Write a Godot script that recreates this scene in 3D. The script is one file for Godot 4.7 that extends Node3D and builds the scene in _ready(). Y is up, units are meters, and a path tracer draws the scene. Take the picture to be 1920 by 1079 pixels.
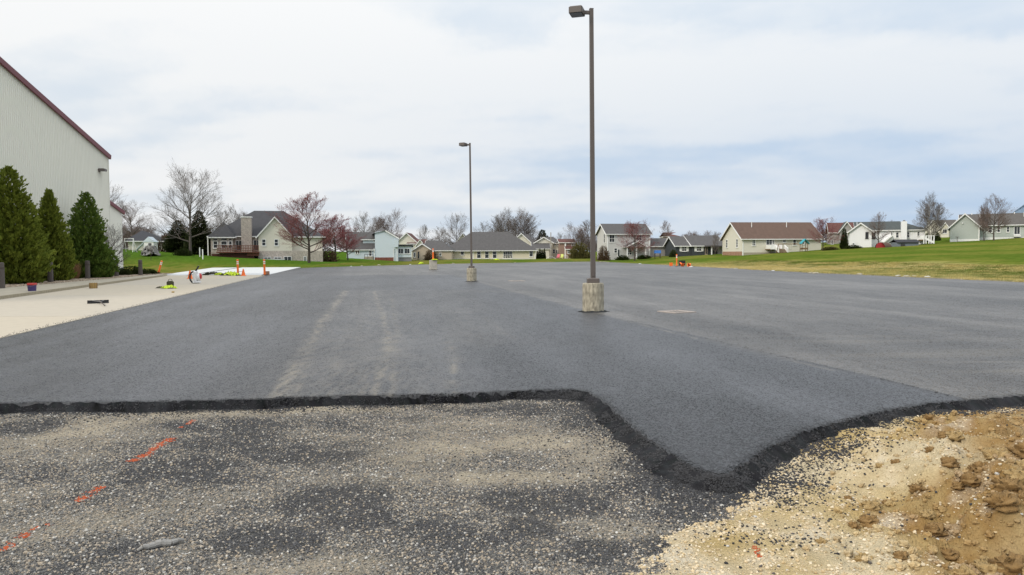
extends Node3D

# ---------------------------------------------------------------- camera model
const F := 1400.0          # focal length in photograph pixels
const EYE := 1.6           # camera height above the asphalt
const PITCH := 2.515
const ROLL := 0.3
var cam_basis := Basis.from_euler(Vector3(-deg_to_rad(PITCH), 0, -deg_to_rad(ROLL)))
var rng := RandomNumberGenerator.new()
var M := {}
var used := {}

func ray(px: float, py: float) -> Vector3:
	return cam_basis * Vector3((px - 960.0) / F, (539.5 - py) / F, -1.0)

# where the line of sight meets level ground of height y
func gnd(px: float, py: float, y := 0.0) -> Vector3:
	var r := ray(px, py)
	return Vector3(0, EYE, 0) + r * ((y - EYE) / r.y)

# the point seen there at a given distance down the lot
func at(px: float, py: float, d: float) -> Vector3:
	var r := ray(px, py)
	return Vector3(0, EYE, 0) + r * (d / -r.z)

# ---------------------------------------------------------------- mesh builder
class MB:
	var v := PackedVector3Array()
	var n := PackedVector3Array()
	var c := PackedColorArray()
	var xf := Transform3D()
	var col := Color(1, 1, 1)
	func tri(a: Vector3, b: Vector3, d: Vector3, out: Vector3) -> void:
		var m := (d - a).cross(b - a)
		if m.length_squared() < 1e-16:
			return
		m = m.normalized()
		if m.dot(out) < 0.0:
			var t := b
			b = d
			d = t
			m = -m
		v.append(xf * a)
		v.append(xf * b)
		v.append(xf * d)
		var w := (xf.basis * m).normalized()
		for i in 3:
			n.append(w)
			c.append(col)
	func quad(a: Vector3, b: Vector3, d: Vector3, e: Vector3, out: Vector3) -> void:
		tri(a, b, d, out)
		tri(a, d, e, out)
	func box(p: Vector3, s: Vector3, bas := Basis()) -> void:
		var h := s / 2.0
		for ax in 3:
			for sg in [-1.0, 1.0]:
				var u := (ax + 1) % 3
				var w := (ax + 2) % 3
				var q := []
				for k in [[-1, -1], [1, -1], [1, 1], [-1, 1]]:
					var r := Vector3()
					r[ax] = h[ax] * sg
					r[u] = h[u] * k[0]
					r[w] = h[w] * k[1]
					q.append(p + bas * r)
				var o := Vector3()
				o[ax] = sg
				quad(q[0], q[1], q[2], q[3], bas * o)
	# box whose long edges are chamfered by b
	func cbox(p: Vector3, s: Vector3, b: float, bas := Basis()) -> void:
		var h := s / 2.0
		var ring := [Vector2(h.x - b, h.z), Vector2(h.x, h.z - b), Vector2(h.x, -h.z + b), Vector2(h.x - b, -h.z), Vector2(-h.x + b, -h.z), Vector2(-h.x, -h.z + b), Vector2(-h.x, h.z - b), Vector2(-h.x + b, h.z)]
		var lev := [[-h.y, 1.0], [h.y - b, 1.0], [h.y, (minf(h.x, h.z) - b) / minf(h.x, h.z)]]
		for j in 2:
			for i in 8:
				var a: Vector2 = ring[i]
				var d: Vector2 = ring[(i + 1) % 8]
				var l0: Array = lev[j]
				var l1: Array = lev[j + 1]
				quad(p + bas * Vector3(a.x * l0[1], l0[0], a.y * l0[1]), p + bas * Vector3(d.x * l0[1], l0[0], d.y * l0[1]), p + bas * Vector3(d.x * l1[1], l1[0], d.y * l1[1]), p + bas * Vector3(a.x * l1[1], l1[0], a.y * l1[1]), bas * Vector3(a.x + d.x, 0.0001, a.y + d.y))
		for i in range(1, 7):
			for j in [0, 2]:
				var l: Array = lev[j]
				var q := []
				for k in [0, i, i + 1]:
					q.append(p + bas * Vector3(ring[k].x * l[1], l[0], ring[k].y * l[1]))
				tri(q[0], q[1], q[2], bas * Vector3(0, 1 if j == 2 else -1, 0))
	# polygon of (z, y) points pushed along x
	func ext(poly: PackedVector2Array, x0: float, x1: float) -> void:
		var mid := Vector2()
		for p in poly:
			mid += p / poly.size()
		var cw := Geometry2D.is_polygon_clockwise(poly)
		for i in poly.size():
			var a := poly[i]
			var b := poly[(i + 1) % poly.size()]
			var e := b - a
			var o := Vector2(e.y, -e.x) if not cw else Vector2(-e.y, e.x)
			quad(Vector3(x0, a.y, a.x), Vector3(x1, a.y, a.x), Vector3(x1, b.y, b.x), Vector3(x0, b.y, b.x), Vector3(0, o.y, o.x))
		var t := Geometry2D.triangulate_polygon(poly)
		for i in range(0, t.size(), 3):
			for s in [[x0, -1.0], [x1, 1.0]]:
				tri(Vector3(s[0], poly[t[i]].y, poly[t[i]].x), Vector3(s[0], poly[t[i + 1]].y, poly[t[i + 1]].x), Vector3(s[0], poly[t[i + 2]].y, poly[t[i + 2]].x), Vector3(s[1], 0, 0))
	func tube(a: Vector3, b: Vector3, ra: float, rb: float, k := 8, caps := true) -> void:
		var d := (b - a).normalized()
		var u := d.cross(Vector3.UP if absf(d.y) < 0.9 else Vector3.RIGHT).normalized()
		var w := d.cross(u)
		for i in k:
			var t0 := TAU * i / k
			var t1 := TAU * (i + 1) / k
			var e0 := u * cos(t0) + w * sin(t0)
			var e1 := u * cos(t1) + w * sin(t1)
			quad(a + e0 * ra, a + e1 * ra, b + e1 * rb, b + e0 * rb, e0 + e1)
			if caps:
				tri(a, a + e0 * ra, a + e1 * ra, -d)
				tri(b, b + e0 * rb, b + e1 * rb, d)
	# turned shape about y: profile of (radius, height)
	func lathe(prof: Array, k := 16, wob := 0.0) -> void:
		for j in prof.size() - 1:
			var p: Vector2 = prof[j]
			var q: Vector2 = prof[j + 1]
			for i in k:
				var t0 := TAU * i / k
				var t1 := TAU * (i + 1) / k
				var w0 := 1.0 + wob * sin(i * 2.4 + j)
				var w1 := 1.0 + wob * sin(((i + 1) % k) * 2.4 + j)
				var a := Vector3(cos(t0), 0, sin(t0))
				var b := Vector3(cos(t1), 0, sin(t1))
				var up := Vector3(0, p.y, 0)
				var uq := Vector3(0, q.y, 0)
				var o := (a + b) * (q.y - p.y) + Vector3(0, (p.x - q.x) * 2.0, 0)
				quad(up + a * p.x * w0, up + b * p.x * w1, uq + b * q.x * w1, uq + a * q.x * w0, o)
	func path(pts: Array, r: float, k := 6) -> void:
		for i in pts.size() - 1:
			tube(pts[i], pts[i + 1], r, r, k)
	func mesh() -> ArrayMesh:
		var arr := []
		arr.resize(Mesh.ARRAY_MAX)
		arr[Mesh.ARRAY_VERTEX] = v
		arr[Mesh.ARRAY_NORMAL] = n
		arr[Mesh.ARRAY_COLOR] = c
		var m := ArrayMesh.new()
		m.add_surface_from_arrays(Mesh.PRIMITIVE_TRIANGLES, arr)
		return m

# grid of points w by h (rows of w) as a smooth sheet with colours
func sheet(pts: PackedVector3Array, cols: PackedColorArray, w: int, h: int) -> ArrayMesh:
	var nor := PackedVector3Array()
	nor.resize(pts.size())
	var idx := PackedInt32Array()
	for j in h:
		for i in w:
			var k := j * w + i
			var ex := pts[j * w + mini(i + 1, w - 1)] - pts[j * w + maxi(i - 1, 0)]
			var ey := pts[mini(j + 1, h - 1) * w + i] - pts[maxi(j - 1, 0) * w + i]
			var m := ex.cross(ey)
			if m.y < 0.0:
				m = -m
			nor[k] = m.normalized() if m.length_squared() > 1e-18 else Vector3.UP
			if i < w - 1 and j < h - 1:
				var up := (pts[k + 1] - pts[k]).cross(pts[k + w] - pts[k]).y > 0.0
				if up:
					idx.append_array([k, k + w, k + 1, k + 1, k + w, k + w + 1])
				else:
					idx.append_array([k, k + 1, k + w, k + 1, k + w + 1, k + w])
	var arr := []
	arr.resize(Mesh.ARRAY_MAX)
	arr[Mesh.ARRAY_VERTEX] = pts
	arr[Mesh.ARRAY_NORMAL] = nor
	arr[Mesh.ARRAY_COLOR] = cols
	arr[Mesh.ARRAY_INDEX] = idx
	var am := ArrayMesh.new()
	am.add_surface_from_arrays(Mesh.PRIMITIVE_TRIANGLES, arr)
	return am

# ---------------------------------------------------------------- naming
func numbered(called: String) -> String:
	used[called] = used.get(called, -1) + 1
	return called if used[called] == 0 else "%s_%03d" % [called, used[called]]

func tag(o: Node, label: String, category: String, group := "") -> Node:
	o.set_meta("label", label)
	o.set_meta("category", category)
	if group:
		o.set_meta("group", group)
	return o

func thing(called: String, label: String, category: String, where := Vector3.ZERO, yaw := 0.0, group := "") -> Node3D:
	var o := Node3D.new()
	o.name = numbered(called)
	add_child(o)
	o.position = where
	o.rotation.y = yaw
	tag(o, label, category, group)
	return o

func part(parent: Node, called: String, shape, material: Material) -> MeshInstance3D:
	var o := MeshInstance3D.new()
	o.name = called
	o.mesh = shape.mesh() if shape is MB else shape
	o.material_override = material
	parent.add_child(o, true)
	return o

func structure(called: String, shape, material: Material) -> MeshInstance3D:
	var o := part(self, numbered(called), shape, material)
	o.set_meta("kind", "structure")
	return o

func many(parent: Node, called: String, mesh: Mesh, material: Material, xfs: Array, cols: Array) -> MultiMeshInstance3D:
	var mm := MultiMesh.new()
	mm.transform_format = MultiMesh.TRANSFORM_3D
	mm.use_colors = true
	mm.mesh = mesh
	mm.instance_count = xfs.size()
	for i in xfs.size():
		mm.set_instance_transform(i, xfs[i])
		mm.set_instance_color(i, cols[i])
	var o := MultiMeshInstance3D.new()
	o.name = called
	o.multimesh = mm
	o.material_override = material
	o.set_meta("kind", "stuff")
	parent.add_child(o, true)
	return o

# ---------------------------------------------------------------- materials
func lin(r: float, g: float, b: float) -> Color:
	return Color(r, g, b).linear_to_srgb()

func noise_tex(sd: int, freq: float, lo: float, hi: float, kind := FastNoiseLite.TYPE_SIMPLEX_SMOOTH, oct := 4, size := 512) -> NoiseTexture2D:
	var f := FastNoiseLite.new()
	f.seed = sd
	f.noise_type = kind
	f.frequency = freq
	f.fractal_octaves = oct
	if kind == FastNoiseLite.TYPE_CELLULAR:
		f.cellular_return_type = FastNoiseLite.RETURN_CELL_VALUE
		f.fractal_type = FastNoiseLite.FRACTAL_NONE
	var t := NoiseTexture2D.new()
	t.width = size
	t.height = size
	t.seamless = true
	t.noise = f
	var g := Gradient.new()
	g.set_color(0, lin(lo, lo, lo))
	g.set_color(1, lin(hi, hi, hi))
	t.color_ramp = g
	return t

func mat(called: String, col: Color, rough := 0.85, tex: Texture2D = null, scale := 1.0, relief := 0.0, relief_tex: Texture2D = null) -> StandardMaterial3D:
	var m := StandardMaterial3D.new()
	m.resource_name = called
	m.albedo_color = col
	m.roughness = rough
	if tex or relief_tex:
		m.uv1_triplanar = true
		m.uv1_world_triplanar = true
		m.uv1_scale = Vector3.ONE * scale
	if tex:
		m.albedo_texture = tex
	if relief_tex:
		m.heightmap_enabled = true
		m.heightmap_texture = relief_tex
		m.heightmap_scale = relief
	M[called] = m
	return m

func vmat(called: String, rough := 0.9, tex: Texture2D = null, scale := 1.0, relief := 0.0, relief_tex: Texture2D = null) -> StandardMaterial3D:
	var m := mat(called, Color.WHITE, rough, tex, scale, relief, relief_tex)
	m.vertex_color_use_as_albedo = true
	return m

func make_materials() -> void:
	var faint := noise_tex(12, 0.03, 0.90, 1.0, FastNoiseLite.TYPE_SIMPLEX_SMOOTH, 5)
	var fine := noise_tex(3, 0.09, 0.62, 1.0, FastNoiseLite.TYPE_SIMPLEX_SMOOTH, 5)
	var speck := noise_tex(4, 0.16, 0.45, 1.0, FastNoiseLite.TYPE_CELLULAR)
	var soft := noise_tex(5, 0.012, 0.72, 1.0, FastNoiseLite.TYPE_SIMPLEX_SMOOTH, 5)
	var bump := noise_tex(6, 0.13, 0.0, 1.0, FastNoiseLite.TYPE_SIMPLEX_SMOOTH, 3)
	var blocks := noise_tex(7, 0.05, 0.5, 1.0, FastNoiseLite.TYPE_CELLULAR)
	var grain := noise_tex(9, 0.19, 0.30, 1.0, FastNoiseLite.TYPE_SIMPLEX_SMOOTH, 3, 1024)
	vmat("asphalt", 0.45, grain, 0.16, 1.0, grain)
	vmat("loose_mix", 0.95, grain, 1.2, 1.0, bump)
	M.loose_mix.metallic_specular = 0.2
	vmat("gravel_base", 0.95, speck, 1.1, 1.2, bump)
	vmat("soil", 0.97, fine, 0.9, 1.6, bump)
	vmat("stone", 0.9)
	vmat("aggregate", 0.75)
	vmat("lawn", 0.95, noise_tex(19, 0.02, 0.55, 1.0, FastNoiseLite.TYPE_SIMPLEX_SMOOTH, 7, 1024), 0.055)
	M.lawn.metallic_specular = 0.0
	M.gravel_base.metallic_specular = 0.3
	M.soil.metallic_specular = 0.2
	vmat("leafy", 0.8)
	M.leafy.backlight_enabled = true
	M.leafy.backlight = lin(0.06, 0.08, 0.015)
	vmat("blade", 0.8)
	M.blade.metallic_specular = 0.0
	M.leafy.metallic_specular = 0.25
	mat("concrete_tan", lin(0.48, 0.43, 0.35), 0.9, faint, 0.13)
	mat("concrete_tan_warm", lin(0.50, 0.44, 0.345), 0.9, faint, 0.17)
	mat("concrete_white", lin(0.59, 0.60, 0.60), 0.9, faint, 0.13)
	mat("sidewalk", lin(0.46, 0.41, 0.32), 0.92, soft, 0.2)
	mat("kerb", lin(0.40, 0.35, 0.25), 0.95, fine, 0.12)
	mat("old_concrete", lin(0.46, 0.42, 0.32), 0.95, fine, 0.35, 1.0, bump)
	mat("mulch_rock", lin(0.34, 0.27, 0.20), 0.95, speck, 0.5, 4.0, bump)
	mat("dark_strip", lin(0.07, 0.075, 0.08), 0.85, fine, 1.0)
	mat("bronze", lin(0.115, 0.095, 0.085), 0.5)
	mat("lamp_glass", lin(0.10, 0.12, 0.16), 0.25)
	mat("metal_wall", lin(0.82, 0.81, 0.73), 0.55)
	mat("maroon", lin(0.16, 0.035, 0.045), 0.5)
	mat("grey_metal", lin(0.22, 0.22, 0.23), 0.5)
	mat("orange", lin(0.90, 0.17, 0.02), 0.55)
	mat("reflective_white", lin(0.82, 0.80, 0.76), 0.4)
	mat("rubber", lin(0.03, 0.03, 0.03), 0.8)
	mat("hi_vis", lin(0.62, 0.78, 0.04), 0.8)
	mat("olive_bag", lin(0.06, 0.055, 0.03), 0.9)
	mat("black_plastic", lin(0.02, 0.02, 0.022), 0.45)
	mat("white_plastic", lin(0.72, 0.72, 0.72), 0.45)
	mat("red_plastic", lin(0.50, 0.035, 0.03), 0.45)
	mat("purple_plastic", lin(0.05, 0.035, 0.14), 0.5)
	mat("straw_yellow", lin(0.45, 0.30, 0.10), 0.8)
	mat("timber_grey", lin(0.13, 0.11, 0.10), 0.95, fine, 0.4)
	mat("bark", lin(0.105, 0.088, 0.078), 0.95)
	mat("bark_dark", lin(0.075, 0.058, 0.048), 0.95)
	mat("twig_grey", lin(0.155, 0.13, 0.118), 0.95)
	mat("twig_brown", lin(0.165, 0.12, 0.105), 0.95)
	mat("twig_red", lin(0.17, 0.062, 0.06), 0.95)
	mat("twig_deepred", lin(0.165, 0.045, 0.05), 0.95)
	mat("bark_pale", lin(0.33, 0.30, 0.27), 0.9)
	mat("bud_red", lin(0.24, 0.05, 0.06), 0.9)
	mat("bud_pink", lin(0.27, 0.10, 0.10), 0.9)
	mat("dry_stem", lin(0.30, 0.17, 0.08), 0.9)
	mat("pane", lin(0.03, 0.035, 0.042), 0.12)
	mat("trim_white", lin(0.82, 0.82, 0.81), 0.7)
	mat("roof_slate", lin(0.066, 0.066, 0.072), 0.9, soft, 0.2)
	mat("roof_dark", lin(0.04, 0.042, 0.05), 0.9, soft, 0.2)
	mat("roof_grey", lin(0.105, 0.10, 0.10), 0.9, soft, 0.2)
	mat("roof_taupe", lin(0.115, 0.105, 0.095), 0.9, soft, 0.2)
	mat("roof_brown", lin(0.140, 0.086, 0.064), 0.9, soft, 0.2)
	mat("roof_redbrown", lin(0.13, 0.05, 0.04), 0.9, soft, 0.2)
	mat("roof_green", lin(0.075, 0.088, 0.086), 0.9, soft, 0.2)
	mat("roof_blue", lin(0.16, 0.23, 0.31), 0.85, soft, 0.2)
	mat("wall_stone", lin(0.60, 0.53, 0.47), 0.95, blocks, 0.45)
	mat("wall_cream", lin(0.68, 0.65, 0.56), 0.85)
	mat("wall_tan", lin(0.68, 0.62, 0.48), 0.85)
	mat("wall_bluewhite", lin(0.60, 0.675, 0.735), 0.8)
	mat("wall_white", lin(0.84, 0.84, 0.85), 0.8)
	mat("wall_beige", lin(0.48, 0.40, 0.31), 0.85)
	mat("wall_lightgrey", lin(0.55, 0.54, 0.53), 0.85)
	mat("wall_grey", lin(0.36, 0.34, 0.33), 0.85)
	mat("wall_charcoal", lin(0.05, 0.058, 0.065), 0.85)
	mat("wall_sage", lin(0.44, 0.48, 0.45), 0.85)
	mat("wall_pinkbrown", lin(0.30, 0.20, 0.16), 0.9)
	mat("brick_red", lin(0.27, 0.10, 0.07), 0.95, blocks, 0.4)
	mat("brick_pale", lin(0.46, 0.27, 0.18), 0.95, blocks, 0.4)
	mat("deck_red", lin(0.20, 0.075, 0.05), 0.9, fine, 0.3)
	mat("deck_skirt", lin(0.10, 0.035, 0.025), 0.9, fine, 0.3)
	mat("timber", lin(0.27, 0.17, 0.09), 0.9, fine, 0.3)
	mat("barn_red", lin(0.36, 0.03, 0.035), 0.8)
	mat("shed_blue", lin(0.19, 0.22, 0.26), 0.85)
	mat("tarp_blue", lin(0.05, 0.20, 0.62), 0.6)
	mat("teal", lin(0.03, 0.33, 0.40), 0.6)
	mat("chair_pink", lin(0.62, 0.14, 0.18), 0.6)
	mat("chair_lime", lin(0.62, 0.68, 0.18), 0.6)
	mat("tarp_grey", lin(0.30, 0.29, 0.27), 0.9, fine, 0.3)
	mat("paint_orange", lin(0.60, 0.115, 0.03), 0.9, speck, 3.0)
	mat("drain_steel", lin(0.52, 0.45, 0.40), 0.7, fine, 1.2)
	mat("driftwood", lin(0.36, 0.35, 0.33), 0.9, fine, 1.5)
	mat("base_weathered", lin(0.62, 0.56, 0.43), 0.95, noise_tex(17, 0.02, 0.25, 1.0, FastNoiseLite.TYPE_SIMPLEX_SMOOTH, 5), 0.7, 0.6, bump)
	M.base_weathered.uv1_scale = Vector3(1.1, 0.35, 1.1)
	mat("plinth", lin(0.52, 0.49, 0.42), 0.95, soft, 0.5)
	mat("soil_clod", lin(0.36, 0.22, 0.085), 0.97, fine, 2.5, 1.0, bump)
	mat("soil_clod_pale", lin(0.52, 0.36, 0.16), 0.97, fine, 2.5, 1.0, bump)

# ---------------------------------------------------------------- sky
func make_sky() -> Sky:
	var w := 2048
	var h := 1024
	var big := FastNoiseLite.new()
	big.seed = 21
	big.noise_type = FastNoiseLite.TYPE_SIMPLEX_SMOOTH
	big.frequency = 0.42
	big.fractal_octaves = 5
	big.fractal_gain = 0.56
	big.domain_warp_enabled = true
	big.domain_warp_amplitude = 0.9
	big.domain_warp_frequency = 0.35
	var veil := FastNoiseLite.new()
	veil.seed = 8
	veil.frequency = 0.13
	veil.fractal_octaves = 3
	var data := PackedFloat32Array()
	data.resize(w * h * 3)
	var bright := Vector3(0.945, 0.955, 0.96)
	var shade := Vector3(0.79, 0.845, 0.895)
	var blue := Vector3(0.54, 0.68, 0.86)
	for j in h:
		var el := PI / 2.0 - PI * (j + 0.5) / h
		if el < -0.02:
			for i in w:
				var k := (j * w + i) * 3
				data[k] = 0.25
				data[k + 1] = 0.25
				data[k + 2] = 0.24
			continue
		var se := maxf(sin(el), 0.0)
		var ce := cos(el)
		var stretch := 1.0 / (se + 0.10)
		var low := exp(-se * 5.0)
		for i in w:
			var az := TAU * (i + 0.5) / w
			var dx := sin(az) * ce
			var dz := -cos(az) * ce
			# bands run across the view, a little tilted
			var px := dx * stretch
			var pz := dz * stretch
			var q := big.get_noise_2d(px * 0.95 + pz * 0.25, pz * 1.35 - px * 0.30)
			var r := veil.get_noise_2d(px * 0.7 + 4.0, pz * 1.1 + 7.0)
			var q2 := big.get_noise_2d(px * 3.0 + 31.0, pz * 3.4 - px * 0.6)
			var cloud := clampf(0.64 + q * 1.10 + q2 * 0.42 + r * 0.42, 0.0, 1.0)
			cloud = cloud * cloud * (3.0 - 2.0 * cloud)
			var side := clampf(0.5 + 1.15 * dx / maxf(ce, 0.05) + r * 0.5, 0.0, 1.0)
			var under := shade.lerp(blue, clampf(low * 1.5 * side, 0.0, 0.92) + 0.10 * (1.0 - cloud))
			var c := under.lerp(bright, cloud * clampf(1.0 - 1.15 * low * side, 0.12, 1.0))
			c *= 0.80 * (1.0 + 0.25 * se + 0.95 * se * se * se)
			var k := (j * w + i) * 3
			data[k] = c.x
			data[k + 1] = c.y
			data[k + 2] = c.z
	var m := PanoramaSkyMaterial.new()
	m.panorama = ImageTexture.create_from_image(Image.create_from_data(w, h, false, Image.FORMAT_RGBF, data.to_byte_array()))
	var s := Sky.new()
	s.sky_material = m
	return s

func _ready() -> void:
	rng.seed = 11
	var cam := Camera3D.new()
	cam.name = "camera"
	add_child(cam)
	cam.position = Vector3(0, EYE, 0)
	cam.basis = cam_basis
	cam.fov = rad_to_deg(2.0 * atan(539.5 / F))
	cam.near = 0.05
	cam.far = 4000.0
	cam.current = true
	var we := WorldEnvironment.new()
	we.name = "world"
	var env := Environment.new()
	env.background_mode = Environment.BG_SKY
	env.sky = make_sky()
	env.tonemap_mode = Environment.TONE_MAPPER_LINEAR
	env.tonemap_exposure = 1.15
	env.sdfgi_enabled = true
	env.ssao_enabled = true
	env.ssil_enabled = true
	we.environment = env
	add_child(we)
	var sun := DirectionalLight3D.new()
	sun.name = "sun"
	sun.light_color = Color(1.0, 0.96, 0.9)
	sun.light_energy = 0.5
	sun.light_angular_distance = 14.0
	sun.shadow_enabled = true
	sun.rotation_degrees = Vector3(-33, -50, 0)
	add_child(sun)
	make_materials()
	ground()
	print("ground ", Time.get_ticks_msec())
	lot()
	print("lot ", Time.get_ticks_msec())
	foreground()
	print("foreground ", Time.get_ticks_msec())
	pavement()
	metal_building()
	houses()
	print("houses ", Time.get_ticks_msec())
	trees()
	print("trees ", Time.get_ticks_msec())
	lamps()
	site_things()
	yard_things()
	print("done ", Time.get_ticks_msec())

# ---------------------------------------------------------------- lot outline and terrain
func table(t: Array, d: float) -> float:
	if d <= t[0].x:
		return t[0].y
	for i in t.size() - 1:
		if d <= t[i + 1].x:
			return lerpf(t[i].y, t[i + 1].y, (d - t[i].x) / (t[i + 1].x - t[i].x))
	return t[-1].y

# left and right limits of the asphalt against distance
var XL := [Vector2(4, -7.8), Vector2(97, -28.0), Vector2(104, -26.7), Vector2(136, -11.7), Vector2(158, 8.0), Vector2(166, 19.0)]
var XR := [Vector2(4, 13.5), Vector2(11, 13.5), Vector2(14, 27.0), Vector2(39, 27.0), Vector2(62, 24.2), Vector2(95, 22.8), Vector2(160, 19.4), Vector2(166, 19.1)]
var ground_noise := FastNoiseLite.new()

func lawn_height(x: float, d: float) -> float:
	var y := 0.0
	var s := x - table(XR, d) - 2.5
	if s > 0.0:
		y += 0.056 * s * smoothstep(0.0, 14.0, s)
	y += 0.55 * smoothstep(150.0, 185.0, d) * smoothstep(-30.0, 10.0, x)
	y += 0.35 * smoothstep(138.0, 168.0, d) * smoothstep(5.0, -12.0, x)
	if x < -24.0:
		y += minf(0.062 * (-x - 24.0), 3.0) * smoothstep(98.0, 124.0, d)
	y = minf(y, 5.4)
	y += ground_noise.get_noise_2d(x * 1.3, d * 1.3) * 0.14 * smoothstep(0.0, 20.0, absf(s))
	return y

func paved(x: float, d: float) -> float:
	# how far inside the paved area a point lies (negative outside)
	if d > 166.0:
		return -(d - 166.0)
	var l := x - table(XL, d)
	if d < 106.0:
		l = x - minf(table(XL, d), table(PADL, d))
	return minf(minf(l, table(XR, d) - x), 166.0 - d)

var PADL := [Vector2(0, -34.0), Vector2(20, -34.0), Vector2(30, -36.0), Vector2(58, -41.0), Vector2(64, -33.0), Vector2(66, -30.6), Vector2(104, -42.0), Vector2(106, -28.0)]

func ground() -> void:
	ground_noise.seed = 5
	ground_noise.frequency = 0.03
	ground_noise.fractal_octaves = 4
	var xs := []
	var ds := []
	var x := -1600.0
	while x < 1600.0:
		xs.append(x)
		x += 0.9 if absf(x) < 60 else (1.6 if absf(x) < 130 else maxf(6.0, (absf(x) - 120.0) * 0.35))
	var d := -60.0
	while d < 2400.0:
		ds.append(d)
		d += 12.0 if d < 24 else (0.9 if d < 70 else (1.4 if d < 200 else maxf(3.0, (d - 190.0) * 0.25)))
	var pts := PackedVector3Array()
	var cols := PackedColorArray()
	for dd in ds:
		for xx in xs:
			var p := paved(xx, dd) if dd > 0.0 else 5.0
			if dd < 14.0 and absf(xx) < 40:
				p = 5.0
			var y := lawn_height(xx, dd)
			var sink := smoothstep(-0.2, 1.2, p)
			y = lerpf(y - 0.03, -0.35, sink)
			pts.append(Vector3(xx, y, -dd))
			cols.append(lawn_color(xx, dd))
	structure("lawn", sheet(pts, cols, xs.size(), ds.size()), M.lawn)

func lawn_color(x: float, d: float) -> Color:
	var n := ground_noise.get_noise_2d(x * 2.2, d * 1.2)
	var f := ground_noise.get_noise_2d(x * 14.0 + 90.0, d * 9.0)
	var g := Color(0.108, 0.165, 0.024).lerp(Color(0.20, 0.215, 0.045), clampf(0.4 + n * 1.5 + f * 1.1, 0, 1))
	var s := x - table(XR, d)
	if d < 160.0 and s > -1.0:
		var straw := smoothstep(14.5 + n * 6.0 + f * 4.0, 10.0 + f * 5.0, s) * clampf(0.72 + f * 1.3 + n * 0.8, 0.1, 1.0)
		straw *= smoothstep(135.0, 90.0, d)
		g = g.lerp(Color(0.72, 0.60, 0.34).lerp(Color(0.46, 0.39, 0.15), clampf(0.5 + f * 1.6, 0, 1)), straw)
		g = g.lerp(Color(0.40, 0.36, 0.27), smoothstep(0.55, 0.1, s + f * 0.6))
	elif d > 100.0 and d < 175.0 and x > -30.0 and x < 22.0:
		g = g.lerp(Color(0.20, 0.17, 0.05), clampf(0.25 + f + n, 0, 0.5))
	elif x < -24.0:
		g = g.lerp(Color(0.075, 0.17, 0.02), clampf(smoothstep(104.0, 118.0, d + f * 8.0) * 0.75 + n * 0.3, 0, 0.85))
		g = g.lerp(Color(0.26, 0.20, 0.06), clampf((0.3 + f * 1.2) * smoothstep(112.0, 100.0, d), 0, 0.6))
	return g

# ---------------------------------------------------------------- asphalt
var EDGE := PackedVector2Array()      # near edge of the mat, (x, distance)
var LOT := PackedVector2Array()
var seam := []
var fuzz := FastNoiseLite.new()
var patch := FastNoiseLite.new()
var tracks := []

func world2(list: Array, y := 0.0) -> PackedVector2Array:
	var o := PackedVector2Array()
	for p in list:
		var g := gnd(p[0], p[1], y)
		o.append(Vector2(g.x, -g.z))
	return o

func line_dist(p: Vector2, l: PackedVector2Array) -> float:
	var best := 1e9
	for i in l.size() - 1:
		var q := Geometry2D.get_closest_point_to_segment(p, l[i], l[i + 1])
		best = minf(best, p.distance_squared_to(q))
	return sqrt(best)

func edge_dist(p: Vector2) -> float:
	var s := line_dist(p, EDGE)
	return s if Geometry2D.is_point_in_polygon(p, LOT) else -s

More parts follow.
